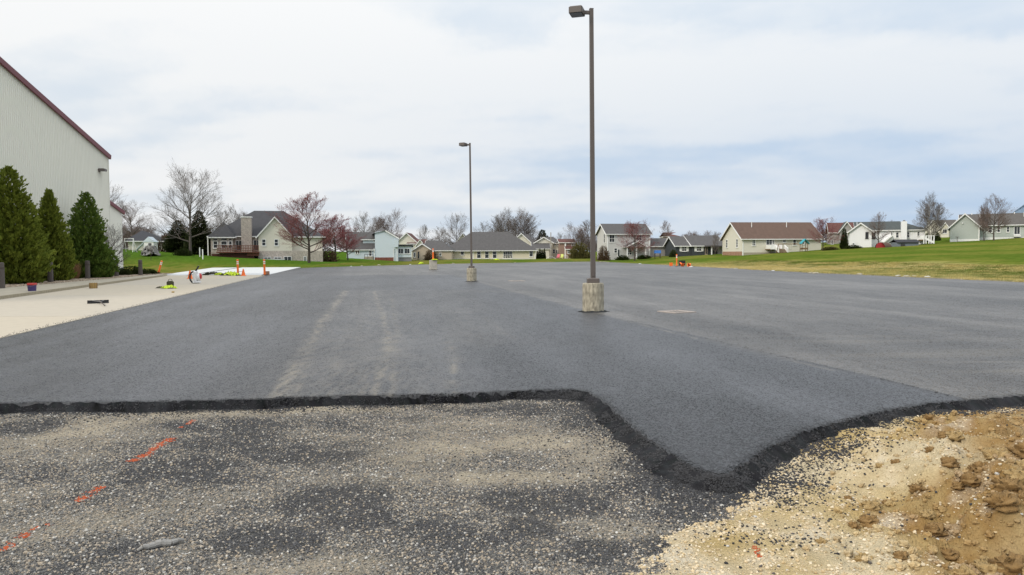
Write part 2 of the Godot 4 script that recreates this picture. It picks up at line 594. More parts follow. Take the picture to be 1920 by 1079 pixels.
func asphalt_color(x: float, d: float) -> Color:
	var right := 0.0
	if d < 60.0:
		right = smoothstep(-0.02, 0.02, x - table(seam, d))
	else:
		right = smoothstep(-3.0, 6.0, x + 9.0 + d * 0.12)
	var c := Color(0.076, 0.079, 0.087).lerp(Color(0.132, 0.124, 0.116), right)
	var n := patch.get_noise_2d(x * 0.9, d * 0.28)
	var m := patch.get_noise_2d(x * 5.0 + 50.0, d * 1.5)
	var g := fuzz.get_noise_2d(x * 11.0, d * 1.6)
	var speck := fuzz.get_noise_2d(x * 30.0, d * 14.0)
	c *= 1.0 + n * 0.60 + m * 0.38 + g * 0.22 + speck * 0.55
	# paver passes run along the lot
	var lane := patch.get_noise_2d((x + d * 0.2) * 4.5, d * 0.10 + 300.0)
	c *= 1.0 + lane * 0.40
	# joints between the paver's lanes
	var lt := x + 0.205 * d + fuzz.get_noise_2d(d * 0.4, 3.0) * 0.05
	var li := floorf(lt / 3.65)
	var lf := lt / 3.65 - li
	c *= 1.0 + 0.09 * sin(li * 2.3)
	c *= 1.0 - 0.22 * smoothstep(0.02, 0.0, minf(lf, 1.0 - lf)) * clampf(0.6 + m * 1.5, 0, 1)
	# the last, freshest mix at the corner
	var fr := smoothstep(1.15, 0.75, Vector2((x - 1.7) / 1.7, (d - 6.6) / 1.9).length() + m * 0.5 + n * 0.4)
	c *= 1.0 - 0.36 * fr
	var p := Vector2(x, d)
	var dust := 0.0
	if d < 34.0:
		for t in tracks:
			if absf(x - t[3]) < t[4]:
				var q: float = line_dist(p, t[0]) / t[1]
				if q < 1.6:
					dust = maxf(dust, t[2] * exp(-q * q * 1.6) * clampf(0.62 + g * 1.1 + m * 0.6 + speck * 0.8, 0.0, 1.25))
		if right > 0.5:
			var sc := patch.get_noise_2d(x * 1.4 + d * 1.0, d * 11.0 + 70.0)
			dust = maxf(dust, 0.30 * smoothstep(0.12, 0.45, sc) * smoothstep(20.0, 9.0, d) * smoothstep(1.0, 3.0, x - table(seam, d) + 1.0))
			c *= 1.0 + 0.15 * sc
	if d < 60.0:
		var sm := (x - table(seam, d) + fuzz.get_noise_2d(x * 2.0, d * 2.0) * 0.03) / 0.03
		c *= 1.0 - 0.4 * exp(-sm * sm)
	# a rolled, coarser margin beside the concrete
	var l := x - table(XL, d)
	if d < 97.0 and l < 2.2:
		var rag := 0.75 + patch.get_noise_2d(d * 3.0, 9.0) * 0.35
		c = c * (1.0 - 0.30 * smoothstep(0.35, 0.02, absf(l - rag)) - 0.13 * smoothstep(rag + 0.1, rag - 0.1, l))
	c = c.lerp(Color(0.30, 0.265, 0.21), dust * 0.78)
	c.a = 1.0
	return c

func ragged(s: float, x: float, d: float) -> float:
	return s + fuzz.get_noise_2d(x * 1.3, d * 1.3) * 0.06 + fuzz.get_noise_2d(x * 4.0, d * 4.0) * 0.028 + fuzz.get_noise_2d(x * 9.0, d * 9.0) * 0.008

# how far the surface falls beside the free edge: a steep broken face at the straight cut, a raked slope round the corner
func edge_drop(e: float, x: float, d: float) -> float:
	var wide := lerpf(0.11, 0.24, smoothstep(0.2, 1.2, x)) * (1.0 + fuzz.get_noise_2d(x * 2.0 + 40.0, d * 2.0) * 0.8)
	return 0.012 * smoothstep(0.08, 0.0, e) + 0.24 * pow(clampf((0.01 - e) / (wide * 2.0), 0.0, 1.0), 0.8)

func lot() -> void:
	fuzz.seed = 3
	fuzz.frequency = 0.7
	fuzz.fractal_octaves = 3
	patch.seed = 14
	patch.frequency = 0.11
	patch.fractal_octaves = 4
	var near := [[10, 757], [130, 755], [330, 752], [510, 748], [525, 745], [690, 742], [850, 738], [1000, 732], [1070, 730], [1098, 734], [1130, 757], [1180, 797], [1240, 843], [1300, 878], [1345, 891], [1368, 889], [1395, 872], [1440, 842], [1500, 816], [1580, 789], [1660, 771], [1740, 758], [1800, 752], [1860, 747], [1920, 742], [2100, 728]]
	EDGE = PackedVector2Array([Vector2(-12, 8.05)]) + world2(near) + PackedVector2Array([Vector2(10, 9.9), Vector2(16, 11.5)])
	LOT = EDGE + PackedVector2Array([Vector2(40, 11.5), Vector2(40, 300), Vector2(-60, 300), Vector2(-60, 8.05)])
	for p in [[1800, 748], [1600, 700], [1400, 655], [1290, 627], [1150, 597], [950, 545], [893, 529], [850, 517]]:
		var g := gnd(p[0], p[1])
		seam.append(Vector2(-g.z, g.x))
	for t in [[[[668, 520], [640, 555], [600, 610], [560, 680], [520, 747]], 0.17, 1.0], [[[664, 530], [622, 590], [585, 660], [552, 745]], 0.09, 0.6], [[[690, 520], [704, 555], [720, 600], [728, 650], [712, 700], [690, 742]], 0.13, 1.0], [[[735, 560], [742, 620], [742, 690], [728, 740]], 0.10, 0.7], [[[690, 690], [676, 742]], 0.05, 0.7], [[[838, 640], [852, 670], [851, 700]], 0.08, 0.7], [[[845, 715], [850, 738]], 0.12, 0.5], [[[690, 515], [705, 560], [700, 620], [650, 745]], 1.5, 0.34], [[[800, 520], [850, 570], [880, 640]], 1.4, 0.22], [[[625, 635], [632, 660], [622, 740]], 0.2, 0.5], [[[600, 588], [720, 583], [880, 586]], 0.5, 0.35], [[[780, 545], [1000, 548]], 1.2, 0.25], [[[905, 590], [955, 635]], 0.2, 0.3], [[[1160, 600], [1400, 657], [1560, 695]], 0.05, 0.6]]:
		var w := world2(t[0])
		var lo := 1e9
		var hi := -1e9
		for p in w:
			lo = minf(lo, p.x)
			hi = maxf(hi, p.x)
		tracks.append([w, t[1], t[2], (lo + hi) / 2.0, (hi - lo) / 2.0 + t[1] * 2.0])
	var pts := PackedVector3Array()
	var cols := PackedColorArray()
	# the near part, fine enough for the ragged free edge
	var w := 0
	var x := -10.0
	var xs := []
	while x <= 13.5:
		xs.append(x)
		x += 0.045 if x > -6.2 and x < 6.4 else 0.25
	w = xs.size()
	var d := 4.9
	var hgt := 0
	var loose_p := PackedVector3Array()
	var loose_c := PackedColorArray()
	while d <= 11.001:
		for xx in xs:
			var p := Vector2(xx, d)
			var s := edge_dist(p) if d < 10.0 else 5.0
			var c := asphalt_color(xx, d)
			var y := surface_height(xx, d)
			if s < 0.5:
				var e := ragged(s, xx, d)
				y -= edge_drop(e, xx, d)
				y += (fuzz.get_noise_2d(xx * 8.0, d * 8.0) * 0.022 + fuzz.get_noise_2d(xx * 18.0, d * 18.0) * 0.012) * smoothstep(0.04, -0.03, e)
				c = c.lerp(Color(0.022, 0.023, 0.026), smoothstep(0.07, -0.01, e))
				loose_p.append(Vector3(xx, y + 0.004 - 0.06 * smoothstep(0.02, 0.06, e), -d))
				loose_c.append(Color(0.032, 0.033, 0.036) * (1.1 + fuzz.get_noise_2d(xx * 25.0, d * 25.0) * 0.9 + patch.get_noise_2d(xx * 9.0, d * 9.0) * 1.1))
				y -= 0.05 * smoothstep(0.0, -0.04, e)
			else:
				loose_p.append(Vector3(xx, y - 0.06, -d))
				loose_c.append(Color(0.026, 0.027, 0.03))
			c.a = 1.0
			pts.append(Vector3(xx, y, -d))
			cols.append(c)
		hgt += 1
		d += 0.05
	var o := structure("asphalt_lot", sheet(pts, cols, w, hgt), M.asphalt)
	part(o, "loose_shoulder", sheet(loose_p, loose_c, w, hgt), M.loose_mix)
	# the rest, out to the far lawn
	var pts2 := PackedVector3Array()
	var cols2 := PackedColorArray()
	var cnt := 420
	var rows := 0
	d = 10.998
	while true:
		d = minf(d, 166.0)
		var a := table(XL, d)
		var b := table(XR, d)
		for i in cnt + 1:
			var xx := lerpf(a, b, float(i) / cnt)
			pts2.append(Vector3(xx, surface_height(xx, d), -d))
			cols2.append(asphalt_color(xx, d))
		rows += 1
		if d >= 166.0:
			break
		d += maxf(0.12, d * 0.014)
	structure("asphalt_lot", sheet(pts2, cols2, cnt + 1, rows), M.asphalt)
	aggregate(o)
	# loose mix raked up round the posts that stand in the mat
	var collars := [[1112.5, 585.0, 0.31, 0.0], [884.5, 528.0, 0.31, 0.0], [813.0, 506.0, 0.46, 0.4]]
	for k in collars:
		var g := gnd(k[0], k[1])
		var cp := PackedVector3Array()
		var cc := PackedColorArray()
		for j in 9:
			for i in 49:
				var a := TAU * (i % 48) / 48.0
				var rr: float = k[2] - 0.03 + j * 0.020 * (1.0 + 0.9 * fuzz.get_noise_2d(cos(a) * 3.0 + k[0], sin(a) * 3.0))
				var px: float = g.x + cos(a) * rr
				var pd: float = -g.z - k[3] + sin(a) * rr
				var up := 0.035 * pow(1.0 - j / 8.0, 1.5) * (1.0 + 0.7 * fuzz.get_noise_2d(px * 9.0, pd * 9.0)) - 0.004 * (1.0 if j == 8 else 0.0)
				cp.append(Vector3(px, surface_height(px, pd) + up, -pd))
				cc.append(Color(0.062, 0.064, 0.069))
		part(o, "collar", sheet(cp, cc, 49, 9), M.loose_mix)
	# crumbs tracked onto the concrete along the joint
	var ex := []
	var ec := []
	for i in 1300:
		var dd2 := 11.0 + 52.0 * pow(rng.randf(), 1.6)
		var xx2 := table(XL, dd2) - 0.005 - absf(rng.randfn(0, 0.07)) * (1.0 + 2.0 * rng.randf() * rng.randf())
		var s2 := rng.randf_range(0.004, 0.011)
		ex.append(Transform3D(rand_basis(s2), Vector3(xx2, 0.014, -dd2)))
		ec.append(Color(0.05, 0.05, 0.053))
	many(o, "edge_crumbs", pebble(78, 0.7), M.stone, ex, ec)
	# the cut side of the mat along its outer limits
	var mb := MB.new()
	mb.col = Color(0.03, 0.03, 0.033)
	for t in [XL, XR]:
		var dd := 11.0
		while dd < 165.0:
			var e := minf(dd + 2.0, 166.0)
			var p := Vector3(table(t, dd), surface_height(table(t, dd), dd), -dd)
			var q := Vector3(table(t, e), surface_height(table(t, e), e), -e)
			mb.quad(p, q, q + Vector3(0, -0.3, 0), p + Vector3(0, -0.3, 0), Vector3(-1 if t == XL else 1, 0, 0))
			dd = e
	part(o, "cut_edge", mb, M.asphalt)

# stones standing a little proud of the rolled surface
func aggregate(lot_node: Node) -> void:
	var xs := []
	var cs := []
	var n := 0
	while n < 360000:
		n += 1
		var d := 5.0 * pow(15.0, pow(rng.randf(), 1.45))
		var x := rng.randf_range(-0.74, 0.74) * d
		if d < 9.5 and edge_dist(Vector2(x, d)) < 0.03:
			continue
		var s := rng.randf_range(0.004, 0.0085) * (1.0 + clampf(d - 9.0, 0.0, 14.0) * 0.035)
		var b := Basis(Vector3.UP, rng.randf() * TAU).scaled(Vector3(s * rng.randf_range(0.8, 1.5), s * 0.34, s))
		xs.append(Transform3D(b, Vector3(x, surface_height(x, d) + 0.0004, -d)))
		var c := asphalt_color(x, d) * lerpf(0.55, 1.45, pow(rng.randf(), 1.2))
		c.a = 1.0
		cs.append(c)
	many(lot_node, "aggregate", pebble(77, 0.7), M.aggregate, xs, cs)

func surface_height(x: float, d: float) -> float:
	var y := patch.get_noise_2d(x * 0.7, d * 0.7) * 0.006
	if d < 60.0:
		var s := x - table(seam, d)
		y += 0.006 * smoothstep(-0.03, 0.02, s) + 0.010 * exp(-s * s * 900.0)
	return y

# ---------------------------------------------------------------- gravel and soil in front
var blobs := []
const GY := -0.105

func blob(px: float, py: float, rx: float, ry: float, kind: int, k: float) -> void:
	var c := gnd(px, py, GY)
	var a := gnd(px, py - ry, GY)
	var b := gnd(px, py + ry, GY)
	blobs.append([c.x, -c.z, rx / F * -c.z, (b.z - a.z) / 2.0, kind, k])

func gravel_mix(x: float, d: float) -> Vector2:
	# how sandy and how tarry the ground is here
	var n := patch.get_noise_2d(x * 6.0, d * 6.0 + 40.0)
	var n2 := patch.get_noise_2d(x * 16.0 + 20.0, d * 16.0)
	var sand := 0.16 + n * 0.75
	var tar := 0.26 - n * 0.5 + n2 * 0.35
	for b in blobs:
		var u: float = (x - b[0]) / b[2]
		var v: float = (d - b[1]) / b[3]
		var q := u * u + v * v
		if q < 4.0:
			var k: float = b[5] * clampf(exp(-q * 0.7) * (1.5 + n2 * 1.6 + n * 0.7), 0, 1)
			if b[4] == 0:
				sand = maxf(sand, k)
				tar *= 1.0 - k * 0.8
			else:
				tar = maxf(tar, k)
				sand *= 1.0 - k * 0.8
	return Vector2(clampf(sand, 0, 1), clampf(tar, 0, 1))

func gravel_height(x: float, d: float) -> float:
	return GY - 0.5 * smoothstep(0.7, 1.2, x - soil_edge(d)) + patch.get_noise_2d(x * 8.0, d * 8.0) * 0.014 + fuzz.get_noise_2d(x * 6.0, d * 6.0) * 0.008

func soil_edge(d: float) -> float:
	return table([Vector2(3.0, 0.55), Vector2(3.8, 0.80), Vector2(4.45, 1.05), Vector2(5.0, 1.55), Vector2(5.45, 1.78), Vector2(6.0, 1.95), Vector2(7.0, 2.2), Vector2(11, 3.0)], d)

func soil_height(x: float, d: float) -> float:
	var b := x - soil_edge(d) + patch.get_noise_2d(x * 9.0, d * 9.0) * 0.35
	var y := GY + clampf(b * 0.12, -0.10, 0.022)
	y += patch.get_noise_2d(x * 7.0 + 11.0, d * 7.0) * 0.022 + fuzz.get_noise_2d(x * 2.6, d * 2.6) * 0.014
	var rough := smoothstep(0.5, 1.7, b) * smoothstep(8.2, 6.6, d)
	var ridge := 1.0 - absf(fuzz.get_noise_2d(x * 1.7 + 5.0, d * 1.7)) * 2.0
	y += rough * (0.08 * ridge * ridge + 0.06 * clod_noise.get_noise_2d(x, d) + 0.075 * patch.get_noise_2d(x * 16.0, d * 16.0))
	# the dug heap, with a broken brow
	var h := Vector2((x - 3.35) / 1.05, (d - 5.0) / 1.5).length()
	y += 0.32 * smoothstep(1.0, 0.25, h + patch.get_noise_2d(x * 9.0, d * 9.0) * 0.35)
	var h2 := Vector2((x - 4.1) / 0.55, (d - 6.55) / 0.32).length()
	y += 0.20 * smoothstep(1.0, 0.55, h2 + fuzz.get_noise_2d(x * 3.0, d * 3.0) * 0.4)
	# furrow left by a bucket
	var f := absf((x - 2.75) - (d - 4.5) * 0.35) - 0.16
	y -= 0.045 * smoothstep(0.10, -0.05, f) * smoothstep(5.4, 4.6, d)
	return y

var clod_noise := FastNoiseLite.new()

func soil_color(x: float, d: float) -> Color:
	var n := patch.get_noise_2d(x * 6.0 + 70.0, d * 6.0)
	var f := fuzz.get_noise_2d(x * 4.0 + 7.0, d * 4.0)
	var b := x - soil_edge(d)
	var c := Color(0.62, 0.52, 0.345).lerp(Color(0.56, 0.42, 0.20), clampf(0.30 + n * 1.5 + smoothstep(0.3, 1.3, b) * 0.35, 0, 1))
	c = c.lerp(Color(0.30, 0.18, 0.066), clampf(smoothstep(0.95, 1.75, b + n * 1.1 - maxf(d - 5.6, 0.0) * 0.45) * (0.85 + f * 0.8), 0, 1))
	c = c.lerp(Color(0.66, 0.60, 0.49), clampf(f * 1.0 - 0.12 + smoothstep(0.5, 0.0, b) * 0.4, 0, 0.6))
	return c * (1.0 + f * 0.15)

func pebble(sd: int, flat: float) -> ArrayMesh:
	var r := RandomNumberGenerator.new()
	r.seed = sd
	var t := 1.618
	var p := []
	for a in [-1.0, 1.0]:
		for b in [-t, t]:
			p.append(Vector3(0, a, b))
			p.append(Vector3(a, b, 0))
			p.append(Vector3(b, 0, a))
	for i in p.size():
		p[i] = p[i].normalized() * r.randf_range(0.8, 1.2) * Vector3(1, flat, 1)
	var mb := MB.new()
	for i in 12:
		for j in range(i + 1, 12):
			for k in range(j + 1, 12):
				var u: Vector3 = p[i] / Vector3(1, flat, 1)
				var v: Vector3 = p[j] / Vector3(1, flat, 1)
				var w: Vector3 = p[k] / Vector3(1, flat, 1)
				if u.normalized().dot(v.normalized()) > 0.3 and v.normalized().dot(w.normalized()) > 0.3 and u.normalized().dot(w.normalized()) > 0.3:
					mb.tri(p[i], p[j], p[k], u + v + w)
	return mb.mesh()

func rand_basis(s: float) -> Basis:
	return Basis(Vector3.UP, rng.randf() * TAU) * Basis(Vector3.RIGHT, rng.randf_range(-0.5, 0.5)) * Basis().scaled(Vector3(s * rng.randf_range(0.8, 1.3), s, s))

func stone_color() -> Color:
	var k := rng.randf()
	var v := rng.randf_range(0.8, 1.2)
	if k < 0.10:
		return Color(0.52, 0.50, 0.46) * v
	if k < 0.50:
		return Color(0.25, 0.24, 0.22) * v
	if k < 0.72:
		return Color(0.30, 0.25, 0.19) * v
	return Color(0.14, 0.137, 0.132) * v

func foreground() -> void:
	clod_noise.noise_type = FastNoiseLite.TYPE_CELLULAR
	clod_noise.seed = 9
	clod_noise.frequency = 5.5
	clod_noise.cellular_return_type = FastNoiseLite.RETURN_DISTANCE
	for b in [[130, 803, 110, 17], [30, 838, 80, 20], [215, 792, 80, 12], [480, 774, 100, 8], [565, 766, 60, 7], [850, 762, 60, 6], [700, 767, 70, 6], [1130, 845, 90, 22], [950, 897, 170, 12], [1180, 885, 60, 16], [330, 778, 90, 9], [1190, 1000, 90, 25], [760, 850, 150, 18], [640, 1060, 90, 20], [1020, 830, 110, 14]]:
		blob(b[0], b[1], b[2], b[3], 0, 0.85 if b[3] < 20 else 0.6)
	for b in [[330, 885, 130, 28], [560, 850, 130, 20], [45, 802, 50, 13], [1050, 940, 170, 24], [1290, 930, 105, 48], [1230, 880, 60, 20], [1150, 1040, 80, 22], [640, 950, 130, 36], [900, 1000, 130, 36], [1000, 768, 160, 9], [1100, 785, 60, 18], [450, 797, 120, 12], [1260, 1025, 60, 22], [420, 830, 100, 16], [1360, 920, 60, 20], [500, 1010, 100, 26], [210, 765, 190, 6]]:
		blob(b[0], b[1], b[2], b[3], 1, 0.8)
	var pts := PackedVector3Array()
	var cols := PackedColorArray()
	var xs := []
	var x := -16.0
	while x < 15.0:
		xs.append(x)
		x += 0.05 if x > -7.0 and x < 3.4 else 0.35
	var d := -6.0
	var rows := 0
	while d < 11.6:
		for xx in xs:
			pts.append(Vector3(xx, gravel_height(xx, d), -d))
			var m := gravel_mix(xx, d)
			var c := Color(0.215, 0.208, 0.192).lerp(Color(0.55, 0.475, 0.355), m.x).lerp(Color(0.068, 0.068, 0.07), m.y * 0.95)
			cols.append(c)
		rows += 1
		d += 0.05 if d > 3.2 and d < 9.0 else 0.5
	var gravel_ground := structure("gravel_ground", sheet(pts, cols, xs.size(), rows), M.gravel_base)
	# soil
	pts = PackedVector3Array()
	cols = PackedColorArray()
	xs = []
	x = 0.2
	while x < 14.0:
		xs.append(x)
		x += 0.028 if x < 5.6 else 0.3
	d = 2.4
	rows = 0
	while d < 10.4:
		for xx in xs:
			var y := soil_height(xx, d)
			if d < 3.0:
				y -= (3.0 - d) * 0.1
			pts.append(Vector3(xx, y, -d))
			cols.append(soil_color(xx, d))
		rows += 1
		d += 0.028 if d > 3.4 and d < 8.6 else 0.12
	var soil_ground := structure("soil_ground", sheet(pts, cols, xs.size(), rows), M.soil)
	print("fg sheets ", Time.get_ticks_msec())
	# loose stones, tarry crumbs and soil crumbs
	var kinds := [pebble(1, 0.7), pebble(2, 0.55), pebble(3, 0.8)]
	var xf := [[], [], []]
	var co := [[], [], []]
	var tries := 0
	var n := 0
	while n < 250000 and tries < 560000:
		tries += 1
		var dd := rng.randf_range(3.3, 8.9)
		var lim := dd * 0.73 + 0.3
		var xx := rng.randf_range(-lim, minf(lim, 3.2))
		if xx > soil_edge(dd) + 0.25:
			continue
		var p := Vector2(xx, dd)
		if dd > 5.3 and dd < 7.6 and xx > 1.0 or dd > 7.3:
			if edge_dist(p) > -0.10:
				continue
		var m := gravel_mix(xx, dd)
		var u := rng.randf()
		if u < m.x * 0.93:
			continue
		var s := 0.0026 + 0.0075 * pow(rng.randf(), 4.5)
		var c := stone_color()
		if rng.randf() < m.y * 0.92 + 0.05:
			c = Color(0.05, 0.05, 0.053) * rng.randf_range(0.7, 1.9)
			s = minf(s, 0.007)
		elif rng.randf() < 0.35:
			c = c.lerp(Color(0.44, 0.36, 0.26), 0.6)
		c.a = 1.0
		var k := rng.randi() % 3
		xf[k].append(Transform3D(rand_basis(s), Vector3(xx, gravel_height(xx, dd) + s * 0.25, -dd)))
		co[k].append(c)
		n += 1
	# stones pressed into the soil
	var m2 := 0
	while m2 < 46000:
		var dd := rng.randf_range(3.4, 8.6)
		var xx := rng.randf_range(0.5, minf(dd * 0.73 + 0.3, 6.2))
		if xx < soil_edge(dd) - 0.3:
			continue
		m2 += 1
		if dd > 5.3 and edge_dist(Vector2(xx, dd)) > -0.16:
			continue
		var b := xx - soil_edge(dd)
		var f := fuzz.get_noise_2d(xx * 4.0 + 7.0, dd * 4.0)
		if rng.randf() > 0.55 + f * 1.2 - smoothstep(0.8, 2.2, b) * 0.35 + smoothstep(0.5, -0.1, b) * 0.5:
			continue
		var s := 0.0028 + 0.009 * pow(rng.randf(), 4.0)
		var c := Color(0.66, 0.58, 0.44).lerp(Color(0.50, 0.36, 0.17), rng.randf() * 0.8) * rng.randf_range(0.8, 1.15)
		if rng.randf() < 0.025:
			c = Color(0.10, 0.09, 0.085)
		c.a = 1.0
		var k := rng.randi() % 3
		xf[k].append(Transform3D(rand_basis(s), Vector3(xx, soil_height(xx, dd) + s * 0.3, -dd)))
		co[k].append(c)
	# crumbs fallen from the free edge of the mat
	var m3 := 0
	while m3 < 90000:
		m3 += 1
		var i := rng.randi() % (EDGE.size() - 4) + 1
		var p := EDGE[i].lerp(EDGE[i + 1], rng.randf())
		var spread := 0.20 + 0.12 * rng.randf()
		if i >= 9 and i <= 20:
			spread = 0.36
		var far := 2.6 if rng.randf() < 0.22 else 1.0
		var q := p + Vector2(rng.randfn(0, 1), rng.randfn(0, 1)) * spread * far * pow(rng.randf(), 0.8)
		if patch.get_noise_2d(q.x * 12.0 + 9.0, q.y * 12.0) < rng.randf_range(-0.35, 0.25) - (0.2 if i >= 10 and i <= 17 else 0.0):
			continue
		if absf(q.x) > q.y * 0.75 + 0.3:
			continue
		var e := edge_dist(q)
		if e > 0.0:
			continue
		var y := maxf(gravel_height(q.x, q.y), soil_height(q.x, q.y) if q.x > 0.6 else -9.0)
		y = maxf(y, -edge_drop(ragged(e, q.x, q.y), q.x, q.y))
		var s := 0.0035 + 0.008 * pow(rng.randf(), 2.5)
		var k := rng.randi() % 3
		xf[k].append(Transform3D(rand_basis(s), Vector3(q.x, y + s * 0.2, -q.y)))
		var v := rng.randf_range(0.018, 0.045)
		co[k].append(Color(v, v, v * 1.08))
	# and the loose mix of the slope itself
	for i2 in 22000:
		var i := rng.randi() % (EDGE.size() - 4) + 1
		var p := EDGE[i].lerp(EDGE[i + 1], rng.randf())
		var q := p + Vector2(rng.randfn(0, 1), rng.randfn(0, 1)) * 0.10
		if absf(q.x) > q.y * 0.75 + 0.3:
			continue
		var e := edge_dist(q)
		if e > 0.03 or e < -0.24:
			continue
		var y := maxf(-edge_drop(ragged(e, q.x, q.y), q.x, q.y), GY)
		var s := 0.003 + 0.007 * pow(rng.randf(), 2.5)
		var k := rng.randi() % 3
		xf[k].append(Transform3D(rand_basis(s), Vector3(q.x, y, -q.y)))
		var v := rng.randf_range(0.016, 0.05)
		co[k].append(Color(v, v, v * 1.08))
	# a spilled handful of mix on the soil
	for spill in [[1575, 848, 0.13, 900], [1540, 830, 0.10, 350], [1680, 822, 0.05, 200], [1590, 885, 0.10, 60], [1470, 900, 0.10, 400], [1440, 1000, 0.12, 160]]:
		var g := gnd(spill[0], spill[1], -0.06)
		for i in spill[3]:
			var q := Vector2(g.x + rng.randfn(0, 1) * spill[2] * 1.5, -g.z + rng.randfn(0, 1) * spill[2])
			var s := rng.randf_range(0.003, 0.010)
			var k := rng.randi() % 3
			xf[k].append(Transform3D(rand_basis(s), Vector3(q.x, soil_height(q.x, q.y) + s * 0.4, -q.y)))
			co[k].append(Color(0.03, 0.03, 0.034))
	for k in 3:
		many(gravel_ground, "gravel", kinds[k], M.stone, xf[k], co[k])
	# the larger stones and clods, one by one
	for i in 120:
		var dd := rng.randf_range(3.5, 7.6)
		var xx := rng.randf_range(-dd * 0.7, dd * 0.7)
		var on_soil := xx > soil_edge(dd)
		if edge_dist(Vector2(xx, dd)) > -0.2:
			continue
		var s := rng.randf_range(0.008, 0.0145)
		var o := MeshInstance3D.new()
		o.name = "stone"
		o.mesh = kinds[i % 3]
		var c := Color(0.52, 0.50, 0.46) if i % 3 else Color(0.40, 0.33, 0.25)
		o.material_override = tone_mat(c * rng.randf_range(0.85, 1.15), 0.9)
		(soil_ground if on_soil else gravel_ground).add_child(o, true)
		o.transform = Transform3D(rand_basis(s), Vector3(xx, (soil_height(xx, dd) if on_soil else gravel_height(xx, dd)) + s * 0.3, -dd))
	var clods := [clod(31), clod(32), clod(33), clod(34)]
	var spots := [[1635, 950, 0.05], [1630, 975, 0.05], [1665, 945, 0.035], [1725, 790, 0.04], [1745, 783, 0.05], [1850, 812, 0.09], [1868, 838, 0.07], [1885, 850, 0.06], [1835, 830, 0.05], [1905, 855, 0.06], [1815, 810, 0.05], [1770, 905, 0.04], [1790, 925, 0.05], [1800, 940, 0.045], [1825, 925, 0.06], [1860, 920, 0.05], [1895, 915, 0.07], [1870, 950, 0.05], [1905, 975, 0.06], [1840, 990, 0.05], [1880, 1010, 0.07], [1850, 1045, 0.05], [1900, 1060, 0.08], [1780, 960, 0.05], [1740, 965, 0.035], [1700, 985, 0.04], [1755, 1000, 0.05], [1810, 1015, 0.05], [1720, 925, 0.04], [1680, 905, 0.03], [1650, 880, 0.025], [1600, 985, 0.03], [1590, 935, 0.025], [1620, 1050, 0.04], [1830, 880, 0.045], [1800, 870, 0.035], [1910, 890, 0.06], [1780, 1045, 0.04], [1690, 1040, 0.035], [1540, 1015, 0.025], [1745, 880, 0.03], [1915, 1020, 0.06], [1860, 1070, 0.06], [1930, 940, 0.08], [1945, 1000, 0.09], [1960, 870, 0.08]]
	for i in spots.size():
		var g := gnd(spots[i][0], spots[i][1], -0.03)
		for it in 6:
			g = gnd(spots[i][0], spots[i][1], soil_height(g.x, -g.z) + spots[i][2] * 0.3)
		var s: float = spots[i][2]
		var o := MeshInstance3D.new()
		o.name = "clod"
		o.mesh = clods[i % 4]
		o.material_override = M.soil_clod if i % 3 else M.soil_clod_pale
		soil_ground.add_child(o, true)
		o.transform = Transform3D(Basis(Vector3.UP, i * 2.1).scaled(Vector3(s * 1.15, s * 0.8, s)), Vector3(g.x, soil_height(g.x, -g.z) + s * 0.05, g.z))
	# many smaller clods
	var cx := []
	var cc := []
	while cx.size() < 3200:
		var dd := rng.randf_range(3.5, 7.6)
		var xx := rng.randf_range(1.3, minf(dd * 0.73 + 0.2, 5.6))
		var b := xx - soil_edge(dd)
		if rng.randf() > smoothstep(0.5, 2.0, b) + 0.05 or edge_dist(Vector2(xx, dd)) > -0.2:
			continue
		var s := 0.004 + 0.020 * pow(rng.randf(), 5.0)
		cx.append(Transform3D(rand_basis(s), Vector3(xx, soil_height(xx, dd) + s * 0.3, -dd)))
		var c := soil_color(xx, dd).lerp(Color(0.36, 0.23, 0.09), rng.randf() * 0.5) * rng.randf_range(0.85, 1.1)
		c.a = 1.0
		cc.append(c)
	many(soil_ground, "soil_crumbs", clods[0], M.stone, cx, cc)
	# sprayed dashes
	var dashes := [[[[-10, 1042], [30, 1018], [60, 998], [86, 985]], "long orange sprayed dash running off the picture's left side", 0.030], [[[142, 943], [165, 930], [192, 914]], "short patchy orange sprayed dash on grey gravel", 0.026], [[[245, 868], [272, 855], [296, 836], [324, 822]], "bright bent orange sprayed dash on dark gravel", 0.030], [[[338, 803], [352, 795], [366, 787]], "faint small orange sprayed dash near the asphalt edge", 0.018], [[[1407, 1018], [1416, 1035], [1425, 1052]], "pale orange sprayed dash on the tan soil", 0.012]]
	for ds in dashes:
		var soil: bool = ds[0][0][0] > 1000
		var line := world2(ds[0], GY)
		var mb := MB.new()
		var total := 0.0
		for i in line.size() - 1:
			total += line[i].distance_to(line[i + 1])
		var k := int(total * ds[2] * 2.0 * (27000.0 if not soil else 12000.0))
		for i in k:
			var sgm := rng.randi() % (line.size() - 1)
			var dir := (line[sgm + 1] - line[sgm]).normalized()
			var q: Vector2 = line[sgm].lerp(line[sgm + 1], rng.randf()) + Vector2(-dir.y, dir.x) * rng.randfn(0, 0.75) * ds[2]
			if patch.get_noise_2d(q.x * 40.0, q.y * 40.0) < (-0.16 if soil == false else -0.12):
				continue
			var s := rng.randf_range(0.0035, 0.0075)
			mb.xf = Transform3D(rand_basis(s), Vector3(q.x, (soil_height(q.x, q.y) if soil and soil_height(q.x, q.y) > gravel_height(q.x, q.y) else gravel_height(q.x, q.y)) + s * 0.35, -q.y))
			flake(mb)
		tag(part(self, numbered("paint_dash"), mb, M.paint_orange), ds[1], "paint mark", "sprayed layout dashes")
	# weathered stick
	var a := gnd(258, 1034, GY)
	var b2 := gnd(344, 1019, GY)
	var st := MB.new()
	var prev := a
